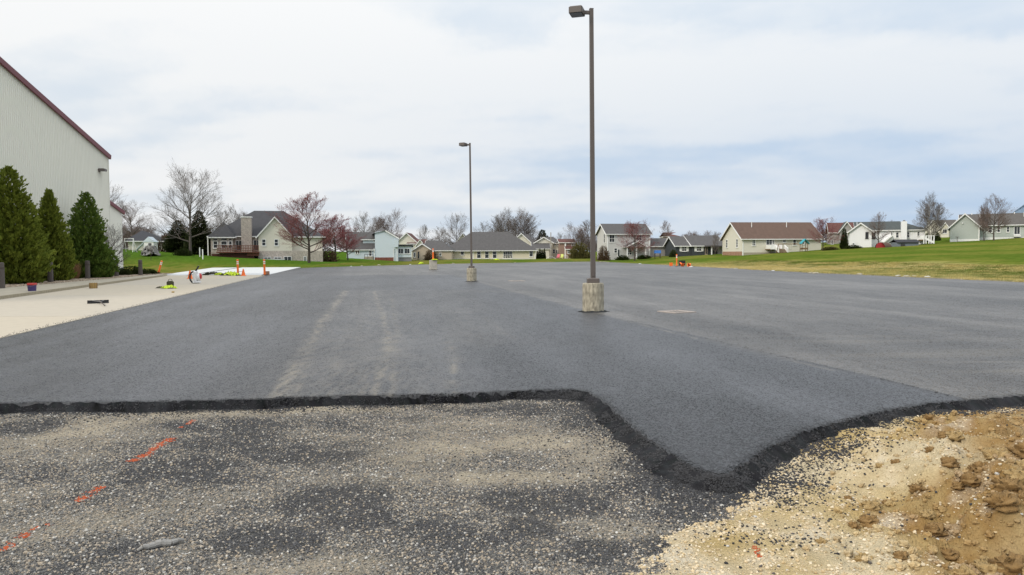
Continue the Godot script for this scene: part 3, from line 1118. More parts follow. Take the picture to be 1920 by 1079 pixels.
	for i in range(1, 9):
		var t := i / 8.0
		var nx := a.lerp(b2, t) + Vector3(0, 0.018 + 0.005 * sin(i * 2.0), 0.008 * sin(i * 1.3))
		st.tube(prev + Vector3(0, 0.004, 0), nx, 0.019 * sin(PI * clampf((i - 0.6) / 9.0, 0.08, 1)) + 0.004, 0.019 * sin(PI * clampf((i + 0.4) / 9.0, 0.08, 0.97)) + 0.003, 9)
		prev = nx
	tag(part(self, numbered("weathered_stick"), st, M.driftwood), "grey weathered stick lying on the gravel", "stick")

func flake(mb: MB) -> void:
	var p := [Vector3(1, 0, 0), Vector3(0.2, 0, 1), Vector3(-0.9, 0, 0.5), Vector3(-0.5, 0, -0.8), Vector3(0.5, 0, -0.9)]
	var t := Vector3(0.1, 0.62, 0)
	for i in 5:
		mb.tri(p[i], p[(i + 1) % 5], t, p[i] + p[(i + 1) % 5] + Vector3.UP)

func clod(sd: int) -> ArrayMesh:
	var nz := FastNoiseLite.new()
	nz.seed = sd
	nz.frequency = 1.9
	nz.fractal_octaves = 4
	nz.fractal_gain = 0.6
	var s := SphereMesh.new()
	s.radius = 1.0
	s.height = 2.0
	s.radial_segments = 20
	s.rings = 12
	var st := SurfaceTool.new()
	st.begin(Mesh.PRIMITIVE_TRIANGLES)
	st.set_smooth_group(0)
	var arr := s.get_mesh_arrays()
	var vs: PackedVector3Array = arr[Mesh.ARRAY_VERTEX]
	for i in arr[Mesh.ARRAY_INDEX]:
		var v := vs[i]
		v *= 1.0 + nz.get_noise_3dv(v) * 1.1
		v.y = maxf(v.y, -0.5)
		st.add_vertex(v)
	st.index()
	st.generate_normals()
	return st.commit()

var tones := {}
func tone_mat(c: Color, rough := 0.9) -> StandardMaterial3D:
	var key := "%d_%d_%d" % [int(c.r * 12), int(c.g * 12), int(c.b * 12)]
	if not tones.has(key):
		var m := StandardMaterial3D.new()
		m.albedo_color = lin(c.r, c.g, c.b)
		m.roughness = rough
		tones[key] = m
	return tones[key]

# ---------------------------------------------------------------- concrete apron, walk and planting bed
func kerb_x(d: float) -> float:
	return -19.4 - 0.27 * (d - 28.3)

func bed_x(d: float) -> float:
	return -24.7 - 0.18 * (d - 36.0)

func wall_x(d: float) -> float:
	return -24.6 - 0.128 * d

func slab(mb: MB, d0: float, d1: float, l: Callable, r: Callable, top: float, thick: float, n := 6) -> void:
	for i in n:
		var a := lerpf(d0, d1, float(i) / n)
		var b := lerpf(d0, d1, float(i + 1) / n)
		var p := [Vector3(l.call(a), top, -a), Vector3(r.call(a), top, -a), Vector3(r.call(b), top, -b), Vector3(l.call(b), top, -b)]
		mb.quad(p[0], p[1], p[2], p[3], Vector3.UP)
		var dn := Vector3(0, -thick, 0)
		mb.quad(p[1], p[2], p[2] + dn, p[1] + dn, Vector3.RIGHT)
		mb.quad(p[0], p[3], p[3] + dn, p[0] + dn, Vector3.LEFT)
		if i == 0:
			mb.quad(p[0], p[1], p[1] + dn, p[0] + dn, Vector3.BACK)
		if i == n - 1:
			mb.quad(p[2], p[3], p[3] + dn, p[2] + dn, Vector3.FORWARD)

func pavement() -> void:
	var xl := func(d): return table(XL, d) - 0.004
	var pad := Node3D.new()
	pad.name = "concrete_apron"
	pad.set_meta("kind", "structure")
	add_child(pad)
	var cuts := [10.0, 20.0, 31.0, 42.0, 52.5, 63.0]
	for i in cuts.size() - 1:
		var mb := MB.new()
		slab(mb, cuts[i] + 0.02, cuts[i + 1] - 0.02, func(d): return kerb_x(d) + 0.004 if d < 60.5 else lerpf(kerb_x(60.5), -30.0, (d - 60.5) / 2.5), xl, 0.012, 0.3)
		part(pad, "slab", mb, M.concrete_tan if i % 2 else M.concrete_tan_warm)
	var white := Node3D.new()
	white.name = "white_concrete_drive"
	white.set_meta("kind", "structure")
	add_child(white)
	var wl := func(d): return lerpf(-29.9, -42.0, (d - 63.0) / 42.0)
	var jl := func(d): return lerpf(-27.6, -38.4, (d - 63.0) / 42.0)
	var jr := func(d): return lerpf(-27.2, -37.9, (d - 63.0) / 42.0)
	var far_l := func(d): return table(XL, d) if d < 97 else table(XL, 97) - 0.218 * (d - 97)
	for i in 4:
		var a := 63.01 + i * 10.5
		var mb := MB.new()
		slab(mb, a, a + 10.48, wl, jl, 0.016, 0.3, 4)
		part(white, "slab", mb, M.concrete_white)
		mb = MB.new()
		slab(mb, a, a + 10.48, jr, xl if i < 3 else far_l, 0.016, 0.3, 4)
		part(white, "slab", mb, M.concrete_white)
	var strip := MB.new()
	slab(strip, 63.01, 105.0, jl, jr, -0.004, 0.2, 10)
	part(white, "joint_strip", strip, M.dark_strip)
	# kerb and walk
	var kb := MB.new()
	var kl := func(d): return kerb_x(d) - 0.16
	var kr := func(d): return kerb_x(d)
	slab(kb, 12.0, 56.0, kl, kr, 0.135, 0.4, 20)
	for i in 5:
		var a := 56.0 + i * 0.9
		slab(kb, a, a + 0.9, kl, kr, 0.135 - 0.02 * i, 0.35, 1)
	structure("kerb", kb, M.kerb)
	var sw := Node3D.new()
	sw.name = "sidewalk"
	sw.set_meta("kind", "structure")
	add_child(sw)
	for i in 10:
		var a := 12.0 + i * 5.0
		var mb := MB.new()
		slab(mb, a + 0.008, a + 4.992, func(d): return minf(bed_x(d), kerb_x(d) - 0.9), func(d): return kerb_x(d) - 0.164, 0.131, 0.4, 3)
		part(sw, "slab", mb, M.sidewalk)
	var pts := PackedVector3Array()
	var cols := PackedColorArray()
	var rows := 0
	var d := 14.0
	while d < 66.0:
		for i in 13:
			var a := minf(bed_x(d), kerb_x(d) - 0.9) + 0.02
			if d > 61.0:
				a = -29.6
			var x := lerpf(wall_x(d) - 0.3, a, i / 12.0)
			pts.append(Vector3(x, 0.11 + 0.05 * sin(PI * i / 12.0) + 0.03 * ground_noise.get_noise_2d(x * 20.0, d * 20.0), -d))
			cols.append(Color.WHITE)
		rows += 1
		d += 0.6
	var bed := structure("planting_bed", sheet(pts, cols, 13, rows), M.mulch_rock)
	var xs := []
	var cs := []
	for i in 5000:
		var dd := rng.randf_range(33.0, 64.0)
		var x := rng.randf_range(bed_x(dd) - 1.8, bed_x(dd) + 0.02)
		if dd > 58.0 and x > -29.5:
			continue
		var s := rng.randf_range(0.025, 0.07)
		xs.append(Transform3D(rand_basis(s), Vector3(x, 0.14, -dd)))
		var c := Color(0.44, 0.36, 0.28).lerp(Color(0.26, 0.19, 0.13), rng.randf()) * rng.randf_range(0.8, 1.15)
		c.a = 1.0
		cs.append(c)
	many(bed, "river_rock", pebble(7, 0.7), M.stone, xs, cs)
	# bollards
	var says := ["round timber bollard cut by the picture's left border", "round timber bollard between the first two evergreens", "round timber bollard in front of the third evergreen", "round timber bollard beside the small bare tree", "round timber bollard standing against the lawn"]
	var spots := [[2, 541], [94, 530], [164, 523.7], [218, 519], [263, 517]]
	for i in 5:
		var g := gnd(spots[i][0], spots[i][1], 0.13)
		var o := thing("bollard", says[i], "bollard", Vector3(g.x, 0.12, g.z), i * 0.7, "timber bollards along the walk")
		var mb := MB.new()
		mb.lathe([Vector2(0.155, -0.1), Vector2(0.15, 0.3), Vector2(0.145, 0.9), Vector2(0.142, 1.19), Vector2(0.125, 1.225), Vector2(0.07, 1.24), Vector2(0.0, 1.243)], 16, 0.03)
		part(o, "post", mb, M.timber_grey)
		mb = MB.new()
		mb.lathe([Vector2(0.154, 0.96), Vector2(0.154, 1.0), Vector2(0.14, 1.0)], 16, 0.03)
		part(o, "band", mb, M.bark_dark)

# ---------------------------------------------------------------- ribbed metal building
func metal_building() -> void:
	var dir := Vector3(-0.128, 0, -1).normalized()      # along the wall, away from us
	var p0 := Vector3(wall_x(20.0), 0, -20.0)
	var o := thing("metal_building", "tall cream ribbed metal building with maroon roof trim", "building", p0, atan2(-dir.x, -dir.z) + PI / 2.0)
	# local frame: +x runs along the wall away from the camera, +z is the outward face
	var len := 40.33
	var eave := 9.62
	var rise := 0.232
	var top := func(x): return eave + rise * minf(x, len - x)
	var np := 44
	var pw := len / np
	for i in np:
		var mb := MB.new()
		var prof := []
		for r in 4:
			var b := i * pw + r * pw / 4.0
			for k in [[0.0, 0.0], [0.085, 0.0], [0.105, 0.055], [0.165, 0.055], [0.185, 0.0]]:
				prof.append(Vector2(b + k[0] * pw / 0.9166, k[1]))
		prof.append(Vector2((i + 1) * pw, 0.0))
		for k in prof.size() - 1:
			var a: Vector2 = prof[k]
			var b: Vector2 = prof[k + 1]
			mb.quad(Vector3(a.x, -0.3, a.y), Vector3(b.x, -0.3, b.y), Vector3(b.x, top.call(b.x), b.y), Vector3(a.x, top.call(a.x), a.y), Vector3(0, 0, 1) + Vector3(-(b.y - a.y), 0, 0) * 10.0)
		part(o, "wall_panel", mb, M.metal_wall)
	# shell behind the panels
	var sh := MB.new()
	var deep := 36.0
	for s in [0.0, len]:
		sh.quad(Vector3(s, -0.3, -0.01), Vector3(s, -0.3, -deep), Vector3(s, eave, -deep), Vector3(s, eave, -0.01), Vector3(-1 if s == 0.0 else 1, 0, 0))
	var back := [Vector3(0, -0.3, -deep), Vector3(len, -0.3, -deep), Vector3(len, eave, -deep), Vector3(len / 2, top.call(len / 2), -deep), Vector3(0, eave, -deep)]
	for i in range(1, 4):
		sh.tri(back[0], back[i], back[i + 1], Vector3(0, 0, -1))
	part(o, "side_wall", sh, M.metal_wall)
	var rf := MB.new()
	var pk: float = top.call(len / 2)
	for s in [1.0, -1.0]:
		var e := Vector3(len / 2 + s * (len / 2 + 0.15), eave - 0.03, 0)
		var r := Vector3(len / 2, pk + 0.02, 0)
		var f := Vector3(0, 0, 0.10)
		var bk := Vector3(0, 0, -deep - 0.1)
		var t := Vector3(0, 0.12, 0)
		rf.quad(e + f + t, r + f + t, r + bk + t, e + bk + t, Vector3.UP)
		rf.quad(e + f, r + f, r + bk, e + bk, Vector3.DOWN)
		rf.quad(e + f, e + f + t, e + bk + t, e + bk, Vector3(s, 0, 0))
	part(o, "roof", rf, M.grey_metal)
	for s in [1.0, -1.0]:
		var tr := MB.new()
		var a := Vector3(len / 2 + s * (len / 2 + 0.22), eave - 0.05, 0.16)
		var r := Vector3(len / 2, pk + 0.0, 0.16)
		var u := (r - a).normalized()
		var bas := Basis(u, Vector3(0, 0, 1).cross(u) * 1.0, Vector3(0, 0, 1))
		tr.box((a + r) / 2.0, Vector3((r - a).length(), 0.34, 0.13), bas)
		part(o, "rake_trim", tr, M.maroon)
	var ct := MB.new()
	ct.box(Vector3(len + 0.03, eave / 2 - 0.2, 0.01), Vector3(0.06, eave + 0.1, 0.16))
	part(o, "corner_trim", ct, M.metal_wall)
	# lower rear section
	for i in 4:
		var mb := MB.new()
		var w := 3.1 / 4.0
		for r in 4:
			var b := len + 0.07 + i * w + r * w / 4.0
			var ys := [0.0, 0.08, 0.105, 0.15, 0.175, w / 4.0]
			var zs := [0.0, 0.0, 0.035, 0.035, 0.0, 0.0]
			for k in 5:
				var xa: float = b + ys[k]
				var xb: float = b + ys[k + 1]
				mb.quad(Vector3(xa, -0.3, zs[k] - 0.2), Vector3(xb, -0.3, zs[k + 1] - 0.2), Vector3(xb, 6.1 - 0.235 * (xb - len), zs[k + 1] - 0.2), Vector3(xa, 6.1 - 0.235 * (xa - len), zs[k] - 0.2), Vector3(0, 0, 1))
		part(o, "annex_panel", mb, M.metal_wall)
	var an := MB.new()
	an.quad(Vector3(len + 3.17, -0.3, -0.2), Vector3(len + 3.17, -0.3, -20), Vector3(len + 3.17, 5.35, -20), Vector3(len + 3.17, 5.35, -0.2), Vector3.RIGHT)
	an.quad(Vector3(len, -0.3, -20), Vector3(len + 3.17, -0.3, -20), Vector3(len + 3.17, 5.35, -20), Vector3(len, 6.1, -20), Vector3(0, 0, -1))
	part(o, "annex_wall", an, M.metal_wall)
	var ar := MB.new()
	var au := Vector3(3.35, -0.235 * 3.35, 0).normalized()
	var ab := Basis(au, Vector3(0, 0, 1).cross(au), Vector3(0, 0, 1))
	ar.box(Vector3(len + 1.65, 6.14 - 0.235 * 1.65, -10.05), Vector3(3.4, 0.1, 20.0), ab)
	var roof2 := part(o, "annex_roof", ar, M.grey_metal)
	ar = MB.new()
	ar.box(Vector3(len + 1.68, 6.10 - 0.235 * 1.68, -0.06), Vector3(3.5, 0.28, 0.12), ab)
	part(roof2, "rake_trim", ar, M.maroon)
	# wall lamp
	var lm := MB.new()
	lm.cbox(Vector3(len - 1.75, 8.35, 0.30), Vector3(0.55, 0.2, 0.5), 0.05)
	lm.box(Vector3(len - 1.75, 8.33, 0.06), Vector3(0.3, 0.26, 0.06))
	var wl := part(o, "wall_lamp", lm, M.bronze)
	lm = MB.new()
	lm.box(Vector3(len - 1.75, 8.247, 0.32), Vector3(0.4, 0.012, 0.34))
	part(wl, "lens", lm, M.lamp_glass)

# ---------------------------------------------------------------- houses
var hp := 0.0     # photo column of the house's middle, distance, ground
var hd := 0.0
var hg := 0.0
var hx := 1.0     # widening for a front turned from the picture plane

func house(called: String, label: String, px: float, d: float, yaw := 0.0, sink := 0.0) -> Node3D:
	hp = px
	hd = d
	hx = 1.0 / (cos(yaw) - (px - 960.0) / F * sin(yaw))
	var p := at(px, 470, d)
	hg = lawn_height(p.x, d) - sink
	return thing(called, label, "house", Vector3(p.x, hg, -d), yaw)

func X(px: float) -> float:
	return (at(px, 470, hd).x - at(hp, 470, hd).x) * hx

func Y(py: float, px := -1.0) -> float:
	return at(hp if px < 0 else px, py, hd).y - hg

# walls with a gable or hip roof over them; axis of the ridge is "x" or "z"; hip insets at the -x/front and +x/back end
func wing(p: Node, x0: float, x1: float, z0: float, z1: float, ye: float, yr: float, axis: String, mw: Material, mr: Material, mt: Material, oh := 0.4, hip0 := 0.0, hip1 := 0.0, y0 := -1.2, vents := 0) -> MeshInstance3D:
	var L := x1 - x0 if axis == "x" else z1 - z0
	var W := z1 - z0 if axis == "x" else x1 - x0
	var xf := Transform3D(Basis() if axis == "x" else Basis(Vector3.UP, PI / 2), Vector3((x0 + x1) / 2, 0, (z0 + z1) / 2))
	var wl := MB.new()
	wl.xf = xf
	wl.box(Vector3(0, (y0 + ye) / 2, 0), Vector3(L, ye - y0, W))
	for s in [[-1.0, hip0], [1.0, hip1]]:
		if s[1] == 0.0:
			var a: float = s[0] * L / 2
			wl.ext(PackedVector2Array([Vector2(-W / 2, ye), Vector2(W / 2, ye), Vector2(0, yr - 0.02)]), minf(a, a - s[0] * 0.2), maxf(a, a - s[0] * 0.2))
	var wall := part(p, "wall", wl, mw)
	var sl := (yr - ye) / (W / 2)
	var yo := ye - sl * oh
	var t := 0.20
	var rf := MB.new()
	rf.xf = xf
	var ho := W / 2 + oh
	if hip0 == 0.0 and hip1 == 0.0:
		rf.ext(PackedVector2Array([Vector2(-ho, yo), Vector2(-ho, yo + t), Vector2(0, yr + t), Vector2(ho, yo + t), Vector2(ho, yo), Vector2(0, yr)]), -L / 2 - oh, L / 2 + oh)
	else:
		var b := yo + t
		var e0 := -L / 2 - oh
		var e1 := L / 2 + oh
		var r0 := Vector3(e0 + hip0, yr + t, 0)
		var r1 := Vector3(e1 - hip1, yr + t, 0)
		var c := [Vector3(e0, b, ho), Vector3(e1, b, ho), Vector3(e1, b, -ho), Vector3(e0, b, -ho)]
		rf.quad(c[0], c[1], r1, r0, Vector3(0, 1, 1))
		rf.quad(c[3], c[2], r1, r0, Vector3(0, 1, -1))
		rf.tri(c[0], c[3], r0, Vector3(-1, 0.3, 0))
		rf.tri(c[1], c[2], r1, Vector3(1, 0.3, 0))
		var dn := Vector3(0, -t, 0)
		for i in 4:
			var q: Vector3 = c[i]
			var r: Vector3 = c[(i + 1) % 4]
			rf.quad(q, r, r + dn, q + dn, (q + r) * Vector3(1, 0, 1))
		rf.quad(c[0] + dn, c[1] + dn, c[2] + dn, c[3] + dn, Vector3.DOWN)
	var roof := part(p, "roof", rf, mr)
	for s in [-1.0, 1.0]:
		var g := MB.new()
		g.xf = xf
		g.box(Vector3(0, yo + t * 0.42, s * (ho + 0.05)), Vector3(L + 2 * oh, 0.17, 0.10))
		part(roof, "gutter", g, mt)
		if (hip0 if s < 0 else hip1) == 0.0:
			var k := MB.new()
			k.xf = xf
			var a: float = s * (L / 2 + oh)
			k.ext(PackedVector2Array([Vector2(-ho, yo - 0.12), Vector2(-ho, yo + t - 0.03), Vector2(0, yr + t - 0.03), Vector2(ho, yo + t - 0.03), Vector2(ho, yo - 0.12), Vector2(0, yr - 0.12)]), minf(a, a + s * 0.06), maxf(a, a + s * 0.06))
			part(roof, "rake_board", k, mt)
		elif true:
			var g2 := MB.new()
			g2.xf = xf
			g2.box(Vector3(s * (L / 2 + oh + 0.05), yo + t * 0.42, 0), Vector3(0.10, 0.17, 2 * ho))
			part(roof, "gutter", g2, mt)
	for i in vents:
		var vt := MB.new()
		vt.xf = xf
		vt.tube(Vector3(-L * 0.3 + i * L * 0.45, yr - 0.9, W * 0.18), Vector3(-L * 0.3 + i * L * 0.45, yr + 0.25, W * 0.18), 0.07, 0.07, 8)
		part(roof, "vent_pipe", vt, M.trim_white)
	return wall

# a window or glazed door on a wall that faces local +z at depth z
func win(p: Node, x: float, y: float, w: float, h: float, z: float, cols := 1, rows := 2, mf: Material = null, called := "window", xf := Transform3D(), shutters: Material = null) -> void:
	mf = mf if mf else M.trim_white
	var f := MB.new()
	f.xf = xf
	var b := 0.09
	for s in [-1.0, 1.0]:
		f.box(Vector3(x + s * (w / 2 + b / 2 - 0.01), y, z + 0.04), Vector3(b, h + 2 * b, 0.10))
		f.box(Vector3(x, y + s * (h / 2 + b / 2 - 0.01), z + 0.04), Vector3(w, b, 0.10))
	for i in range(1, cols):
		f.box(Vector3(x - w / 2 + w * i / cols, y, z + 0.035), Vector3(0.06, h, 0.06))
	for j in range(1, rows):
		f.box(Vector3(x, y - h / 2 + h * j / rows, z + 0.032), Vector3(w, 0.055, 0.055))
	var o := part(p, called, f, mf)
	var g := MB.new()
	g.xf = xf
	g.box(Vector3(x, y, z + 0.012), Vector3(w, h, 0.02))
	part(o, "pane", g, M.pane)
	var s2 := MB.new()
	s2.xf = xf
	s2.box(Vector3(x, y - h / 2 - b - 0.02, z + 0.07), Vector3(w + 0.3, 0.06, 0.14))
	part(o, "sill", s2, mf)
	if shutters:
		for s in [-1.0, 1.0]:
			var k := MB.new()
			k.xf = xf
			k.box(Vector3(x + s * (w / 2 + 0.33), y, z + 0.03), Vector3(0.42, h + 0.15, 0.05))
			part(o, "shutter", k, shutters)

func wpx(p: Node, a: float, b: float, t: float, u: float, z: float, cols := 1, rows := 2, mf: Material = null, called := "window", shutters: Material = null) -> void:
	win(p, (X(a) + X(b)) / 2, (Y(t) + Y(u)) / 2, X(b) - X(a), Y(t) - Y(u), z, cols, rows, mf, called, Transform3D(), shutters)

func bx(p: Node, called: String, x0: float, x1: float, y0: float, y1: float, z0: float, z1: float, m: Material) -> MeshInstance3D:
	var b := MB.new()
	b.box(Vector3((x0 + x1) / 2, (y0 + y1) / 2, (z0 + z1) / 2), Vector3(absf(x1 - x0), absf(y1 - y0), absf(z1 - z0)))
	return part(p, called, b, m)

func side_xf(x: float, z: float) -> Transform3D:
	# turns a window made for +z so that it sits on a wall facing -x
	return Transform3D(Basis(Vector3.UP, -PI / 2), Vector3(x, 0, z))

func houses() -> void:
	var t: Material = M.trim_white
	# big stone and siding house
	var o := house("stone_house", "large stone and cream house with steep slate roof and wooden deck", 500, 132, 0.24)
	wing(o, X(397), X(604), -12.0, 0.0, Y(441), Y(394), "x", M.wall_stone, M.roof_slate, t, 0.5, 7.2, 7.2, -0.6)
	wing(o, X(487), X(549), -7.0, 2.6, Y(443), Y(409), "z", M.wall_cream, M.roof_slate, t, 0.35, 0.0, 0.0, Y(471))
	wing(o, X(545), X(606), -9.0, 1.6, Y(443), Y(409), "x", M.wall_cream, M.roof_slate, t, 0.5, 2.0, 5.5, Y(471))
	bx(o, "basement_wall", X(486), X(607), -0.6, Y(471) - 0.003, -8.0, 2.62, M.wall_stone)
	wing(o, X(399), X(439), -5.0, 1.4, Y(442), Y(419), "z", M.wall_stone, M.roof_slate, t, 0.4, 2.4, 2.4, -0.6)
	var ch := bx(o, "chimney", X(454), X(473), -0.6, Y(409), -0.4, 1.0, M.wall_stone)
	bx(ch, "cap", X(453), X(474), Y(409) + 0.003, Y(407), -0.5, 1.1, t)
	for k in [[404, 411, 1.4], [418, 428, 1.4], [432, 437, 1.4]]:
		wpx(o, k[0], k[1], 453, 465, k[2], 1, 2)
		var ar := MB.new()
		var cx := (X(k[0]) + X(k[1])) / 2
		var r := (X(k[1]) - X(k[0])) / 2
		for i in 8:
			var a0 := PI * i / 8
			var a1 := PI * (i + 1) / 8
			ar.tri(Vector3(cx, Y(451), 1.43), Vector3(cx + cos(a0) * r, Y(451) + sin(a0) * r, 1.43), Vector3(cx + cos(a1) * r, Y(451) + sin(a1) * r, 1.43), Vector3(0, 0, 1))
		part(o, "arched_pane", ar, M.pane)
	wpx(o, 443, 453, 452, 469, 0.0, 2, 1, null, "patio_door")
	wpx(o, 476, 487, 451, 469, 0.0, 2, 1, null, "patio_door")
	for k in [[494, 500], [517, 523]]:
		wpx(o, k[0], k[1], 450, 461, 2.6, 1, 2)
	for k in [[497, 509, 483, 488], [516, 528, 483, 488], [534, 547, 482, 491.5], [571, 575, 482, 491]]:
		wpx(o, k[0], k[1], k[2], k[3], 2.63, 2, 1)
	# deck
	bx(o, "deck_floor", X(413), X(489), Y(474.5), Y(472.5), 0.05, 4.2, M.deck_red)
	bx(o, "deck_skirt", X(404), X(480), -0.6, Y(476), 3.4, 3.6, M.deck_skirt)
	bx(o, "deck_panel", X(467), X(489), Y(480), Y(474.6), 3.7, 3.8, M.deck_red)
	for y in [Y(461.5), Y(466), Y(470)]:
		bx(o, "deck_rail", X(414), X(489), y - 0.05, y + 0.05, 4.05, 4.15, M.deck_red)
	for i in 26:
		var x := lerpf(X(414.5), X(488.5), i / 25.0)
		bx(o, "baluster", x - 0.045, x + 0.045, Y(472.4), Y(461.7), 4.06, 4.14, M.timber if i % 5 == 0 else M.deck_red)
	for i in 7:
		var y := lerpf(-0.4, Y(474), i / 6.0)
		bx(o, "stair_tread", X(401), X(414), y - 0.06, y, 3.4 + i * 0.1, 3.8 + i * 0.1, M.deck_red)
	bx(o, "landing_slab", X(456), X(536), Y(487.5), Y(485.5), 3.0, 5.6, M.concrete_white)
	bx(o, "downspout", X(391), X(393), -0.5, Y(443), 0.2, 0.35, t)

	# blue-white house
	o = house("pale_blue_house", "pale blue house with tall blank gable wall and sunroom", 710, 165, 0.14)
	wing(o, X(650), X(712), -8.0, 0.0, Y(467), Y(436), "x", M.wall_bluewhite, M.roof_grey, t, 0.35, 0, 0)
	wing(o, X(680), X(711), -5.0, -1.2, Y(448), Y(435), "x", M.wall_bluewhite, M.roof_grey, t, 0.35, 2.2, 2.2, Y(460))
	var gw := MB.new()
	gw.xf = Transform3D(Basis(Vector3.UP, PI / 2), Vector3.ZERO)
	gw.ext(PackedVector2Array([Vector2(X(703.5), -1), Vector2(X(703.5), Y(436)), Vector2(X(713), Y(434)), Vector2(X(723), Y(433.5)), Vector2(X(747), Y(447)), Vector2(X(747), -1)]), -1.4, 9.0)
	part(o, "wall", gw, M.wall_bluewhite)
	var rr := MB.new()
	var u := Vector3(X(749) - X(723), Y(448.2) - Y(433), 0)
	var ub := Basis(u.normalized(), Vector3(0, 0, 1).cross(u.normalized()), Vector3(0, 0, 1))
	rr.box(Vector3((X(749) + X(723)) / 2, (Y(448.2) + Y(433)) / 2 + 0.12, -3.8), Vector3(u.length(), 0.2, 11.0), ub)
	rr.quad(Vector3(X(700), Y(438), 1.7), Vector3(X(724), Y(432.7), 1.7), Vector3(X(724), Y(432.7), -1), Vector3(X(700), Y(438), -1), Vector3.UP)
	var apex := Vector3(X(714), Y(425.5), -4.0)
	var ring := [Vector3(X(697), Y(440), 1.2), Vector3(X(728), Y(434.5), 1.2), Vector3(X(733), Y(436), -9), Vector3(X(697), Y(440), -9)]
	for i in 4:
		rr.tri(ring[i], ring[(i + 1) % 4], apex, ring[i] + ring[(i + 1) % 4] - apex * 2.0 + Vector3(0, 9, 0))
	part(o, "roof", rr, M.roof_grey)
	var rb := MB.new()
	rb.box(Vector3((X(749) + X(723)) / 2, (Y(448.2) + Y(433)) / 2 - 0.02, 1.74), Vector3(u.length(), 0.26, 0.08), ub)
	part(o, "rake_board", rb, t)
	bx(o, "brick_base", X(703), X(739), -1, Y(483), -1.0, 1.46, M.brick_red)
	bx(o, "sunroom_wall", X(741), X(771.5), Y(483), Y(462), -4, 0.8, M.wall_bluewhite)
	bx(o, "sunroom_roof", X(738), X(773), Y(462), Y(459), -4.3, 1.2, M.roof_dark)
	for k in [[747, 756], [759, 768]]:
		wpx(o, k[0], k[1], 467, 476, 0.8, 2, 1)
	bx(o, "lattice", X(744), X(772), -1, Y(483.2), -4, 0.6, M.grey_metal)
	bx(o, "box_bay", X(740), X(747), Y(464), Y(450), 1.4, 2.2, M.wall_bluewhite)
	wpx(o, 667, 669.5, 469, 476, 0.0, 1, 1)
	wpx(o, 671, 673.5, 469, 476, 0.0, 1, 1)
	wpx(o, 700, 703, 448.5, 453, -1.2, 1, 1)
	wpx(o, 692, 696, 470, 480, 0.0, 1, 2, null, "door")
	for i in 5:
		bx(o, "step", X(683), X(700), -0.3 + i * 0.2, -0.1 + i * 0.2, 0.0, 2.0 - i * 0.35, M.old_concrete)
	for x in [684, 690, 700]:
		bx(o, "rail_post", X(x) - 0.04, X(x) + 0.04, 0.2, Y(477), 1.5, 1.58, M.black_plastic)
	bx(o, "hand_rail", X(684), X(700), Y(477.4), Y(476.6), 1.5, 1.58, M.black_plastic)
	for x in [702, 738.5, 745]:
		bx(o, "downspout", X(x) - 0.06, X(x) + 0.06, -0.5, Y(466), 1.45, 1.57, t)

	# red-brown roofs behind
	o = house("red_roofed_house", "cream house with red-brown roof behind the sunroom", 765, 205)
	wing(o, X(742), X(783), -10, 0, Y(456), Y(437.5), "z", M.wall_cream, M.roof_redbrown, t, 0.4, 0, 0)
	wing(o, X(765), X(796), -8, 1, Y(458), Y(450), "x", M.wall_cream, M.roof_redbrown, t, 0.3, 0, 0)
	wing(o, X(783), X(796), -6, 2, Y(459), Y(450.5), "z", M.wall_cream, M.roof_redbrown, t, 0.3, 0, 0)
	wpx(o, 771, 776, 457, 465, 1.0, 1, 2)

	o = house("beige_ranch_house", "low beige house with front gable and long grey roof", 805, 178)
	wing(o, X(796), X(846), -9, -1, Y(470), Y(452), "x", M.wall_beige, M.roof_grey, t, 0.3, 0, 3)
	wing(o, X(775), X(812), -8, 2, Y(470), Y(458), "z", M.wall_beige, M.roof_grey, t, 0.35, 0, 0)
	wpx(o, 778, 780.5, 474, 482, 2.0, 1, 1)
	wpx(o, 785, 788, 472, 485, 2.0, 1, 1, M.wall_beige)
	wpx(o, 823, 826, 475, 480, -1.0, 1, 1)

	# tan hip-roofed house
	o = house("tan_ranch_house", "tan ranch house with broad grey hip roof and row of windows", 918, 185)
	wing(o, X(834), X(1004), -13.0, 0.0, Y(468.3), Y(435.0), "x", M.wall_tan, M.roof_grey, t, 0.6, 7.0, 7.4)
	wpx(o, 834.5, 842, 471, 489, 0.0, 1, 4, null, "garage_door")
	wpx(o, 864, 869.5, 470.5, 478, 0.0, 1, 1)
	for k in [[894.5, 901], [909.5, 916], [924, 930.5]]:
		wpx(o, k[0], k[1], 470.5, 484.5, 0.0, 1, 2)
	wpx(o, 944, 960, 470, 485.5, 0.0, 4, 2, null, "patio_door")
	wpx(o, 993, 999, 469.5, 481.5, 0.0, 1, 2)
	for x in [843.5, 887, 1003.5]:
		bx(o, "corner_board", X(x) - 0.12, X(x) + 0.12, -0.5, Y(469), 0.0, 0.06, t)
	bx(o, "base_board", X(834), X(1004), -0.5, 0.25, 0.0, 0.05, M.wall_cream)
	for x in [939, 964]:
		bx(o, "porch_lamp", X(x) - 0.1, X(x) + 0.1, Y(473), Y(471), 0.0, 0.2, M.bronze)
	bx(o, "porch_rail", X(942), X(962), Y(481), Y(480.2), 1.2, 1.28, M.wall_cream)
	for i in 5:
		var x := lerpf(X(942), X(962), i / 4.0)
		bx(o, "rail_post", x - 0.05, x + 0.05, -0.3, Y(480.2), 1.2, 1.28, M.wall_cream)
	var vp := MB.new()
	vp.tube(Vector3(X(861), Y(460), -2.6), Vector3(X(861), Y(457), -2.6), 0.12, 0.12)
	part(o, "vent_pipe", vp, M.roof_dark)

	o = house("grey_gabled_house", "house whose white-trimmed gable peeks over the tan hip roof", 985, 218)
	wing(o, X(955), X(1000), -9, 0, Y(459), Y(438.5), "z", M.wall_cream, M.roof_grey, t, 0.4, 0, 0)
